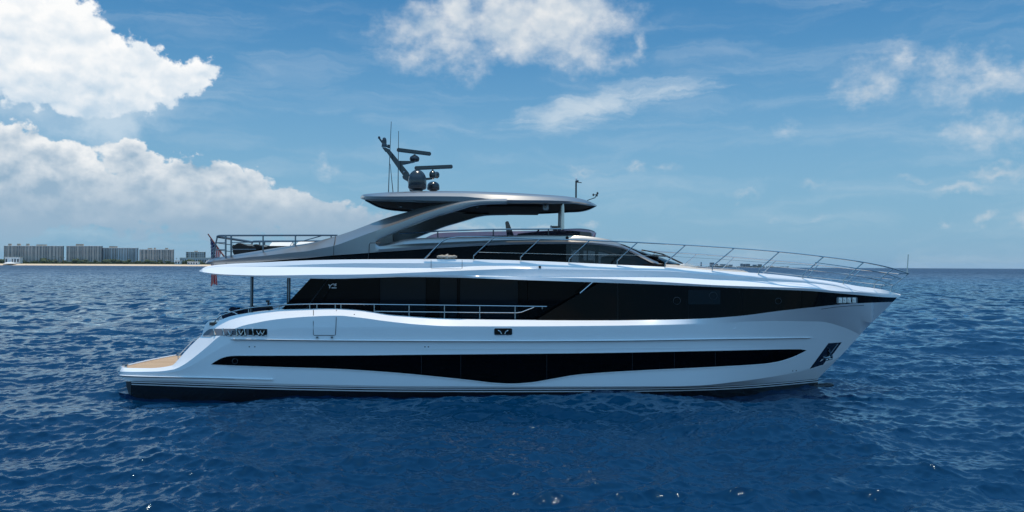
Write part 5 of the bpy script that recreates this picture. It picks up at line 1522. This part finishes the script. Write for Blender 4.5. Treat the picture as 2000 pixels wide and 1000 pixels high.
for x0p, x1p, yt, lb in fars:
    yb = FD + 80; a, b = wloc(x0p, yt, yb), wloc(x1p, yt, yb); H = a.z - 1; W = b.x - a.x
    r = empty("city_block", lb, "building", Matrix.Translation((a.x, yb - DIST, 1)), "far city blocks behind the bow")
    mb = MB(); mb.box((W / 2, 10, H / 2), (W, 20, H)); mb.build("wall", m_far, r, smooth=0)
    mb = MB(); fl_ = max(2, int(H / 4))
    for k in range(fl_): mb.box((W / 2, -.3, (k + .6) * H / fl_), (W * .92, .5, H / fl_ * .45))
    mb.build("window", m_win, r, smooth=0)
a = wloc(1369.5, 512, FD + 50); mb = MB(); mb.lathe([(7, 0), (5.5, (a.z - 1) * .9), (5.5, a.z - 1)], (0, 0, 0), 12)
o = mb.build("chimney_stack", m_far); o.location = (a.x, FD + 50 - DIST, 1); tag(o, "lone thin chimney stack in the hazy city behind the bow", "chimney")
def small_boat(px_, d_, L, label):
    c0 = wloc(px_, 520, d_)
    r = empty("motor_boat", label, "boat", Matrix.Translation((c0.x, c0.y, 0)), "far motor boats")
    mb = MB(); n = 14; st = np.linspace(-L / 2, L / 2, n); hb = np.array([1.8 * (1 - max(0, (s_ / (L / 2))) ** 2.2) + .02 for s_ in st]); sh = 1.5 + .9 * ((st / L + .5) ** 2)
    mb.both([np.stack([st, 0 * st, 0 * st - .3], 1), np.stack([st, -hb * .7, 0 * st + .1], 1), np.stack([st + .5 * (st > 0) * st / L, -hb, sh], 1), np.stack([st, 0 * st, sh + .05], 1)])
    mb.build("hull", m_wht, r)
    mb = MB(); mb.prism([(-L * .25, 1.6), (L * .22, 1.8), (L * .08, 3.6), (-L * .2, 3.6)], -1.2, 1.2); mb.build("cabin", m_wht, r, recalc=True)
    mb = MB(); mb.prism([(-L * .2, 2.4), (L * .13, 2.4), (L * .09, 3.1), (-L * .2, 3.1)], -1.23, 1.23); mb.build("window", m_win, r, recalc=True, smooth=0)
    mb = MB(); mb.box((-L * .08, 0, 5.2), (L * .3, 2.6, .15))
    for dx in (-.2, .04):
        for dy in (-1, 1): mb.tube([(L * dx, dy, 3.5), (L * dx, dy, 5.2)], .05, 5)
    mb.build("canopy", m_wht, r)
small_boat(1440, 1700, 9, "white motor boat on the horizon behind the bow rail, right of the city tower")
small_boat(1360.5, 1500, 6.5, "small white boat on the horizon just ahead of the pilothouse windscreen")

if HAZE := 1:
    m = bpy.data.materials.new("haze"); m.use_nodes = True; nt = m.node_tree; nt.nodes.clear()
    o_ = nt.nodes.new("ShaderNodeOutputMaterial"); v_ = nt.nodes.new("ShaderNodeVolumePrincipled")
    v_.inputs['Color'].default_value = (.55, .72, .92, 1); v_.inputs['Density'].default_value = .000022; v_.inputs['Anisotropy'].default_value = .3
    nt.links.new(v_.outputs[0], o_.inputs['Volume'])
    mb = MB(); mb.box((0, 1000, 33), (26000, 26000, 70)); hz_o = mb.build("haze", m, smooth=0); hz_o['kind'] = 'stuff'
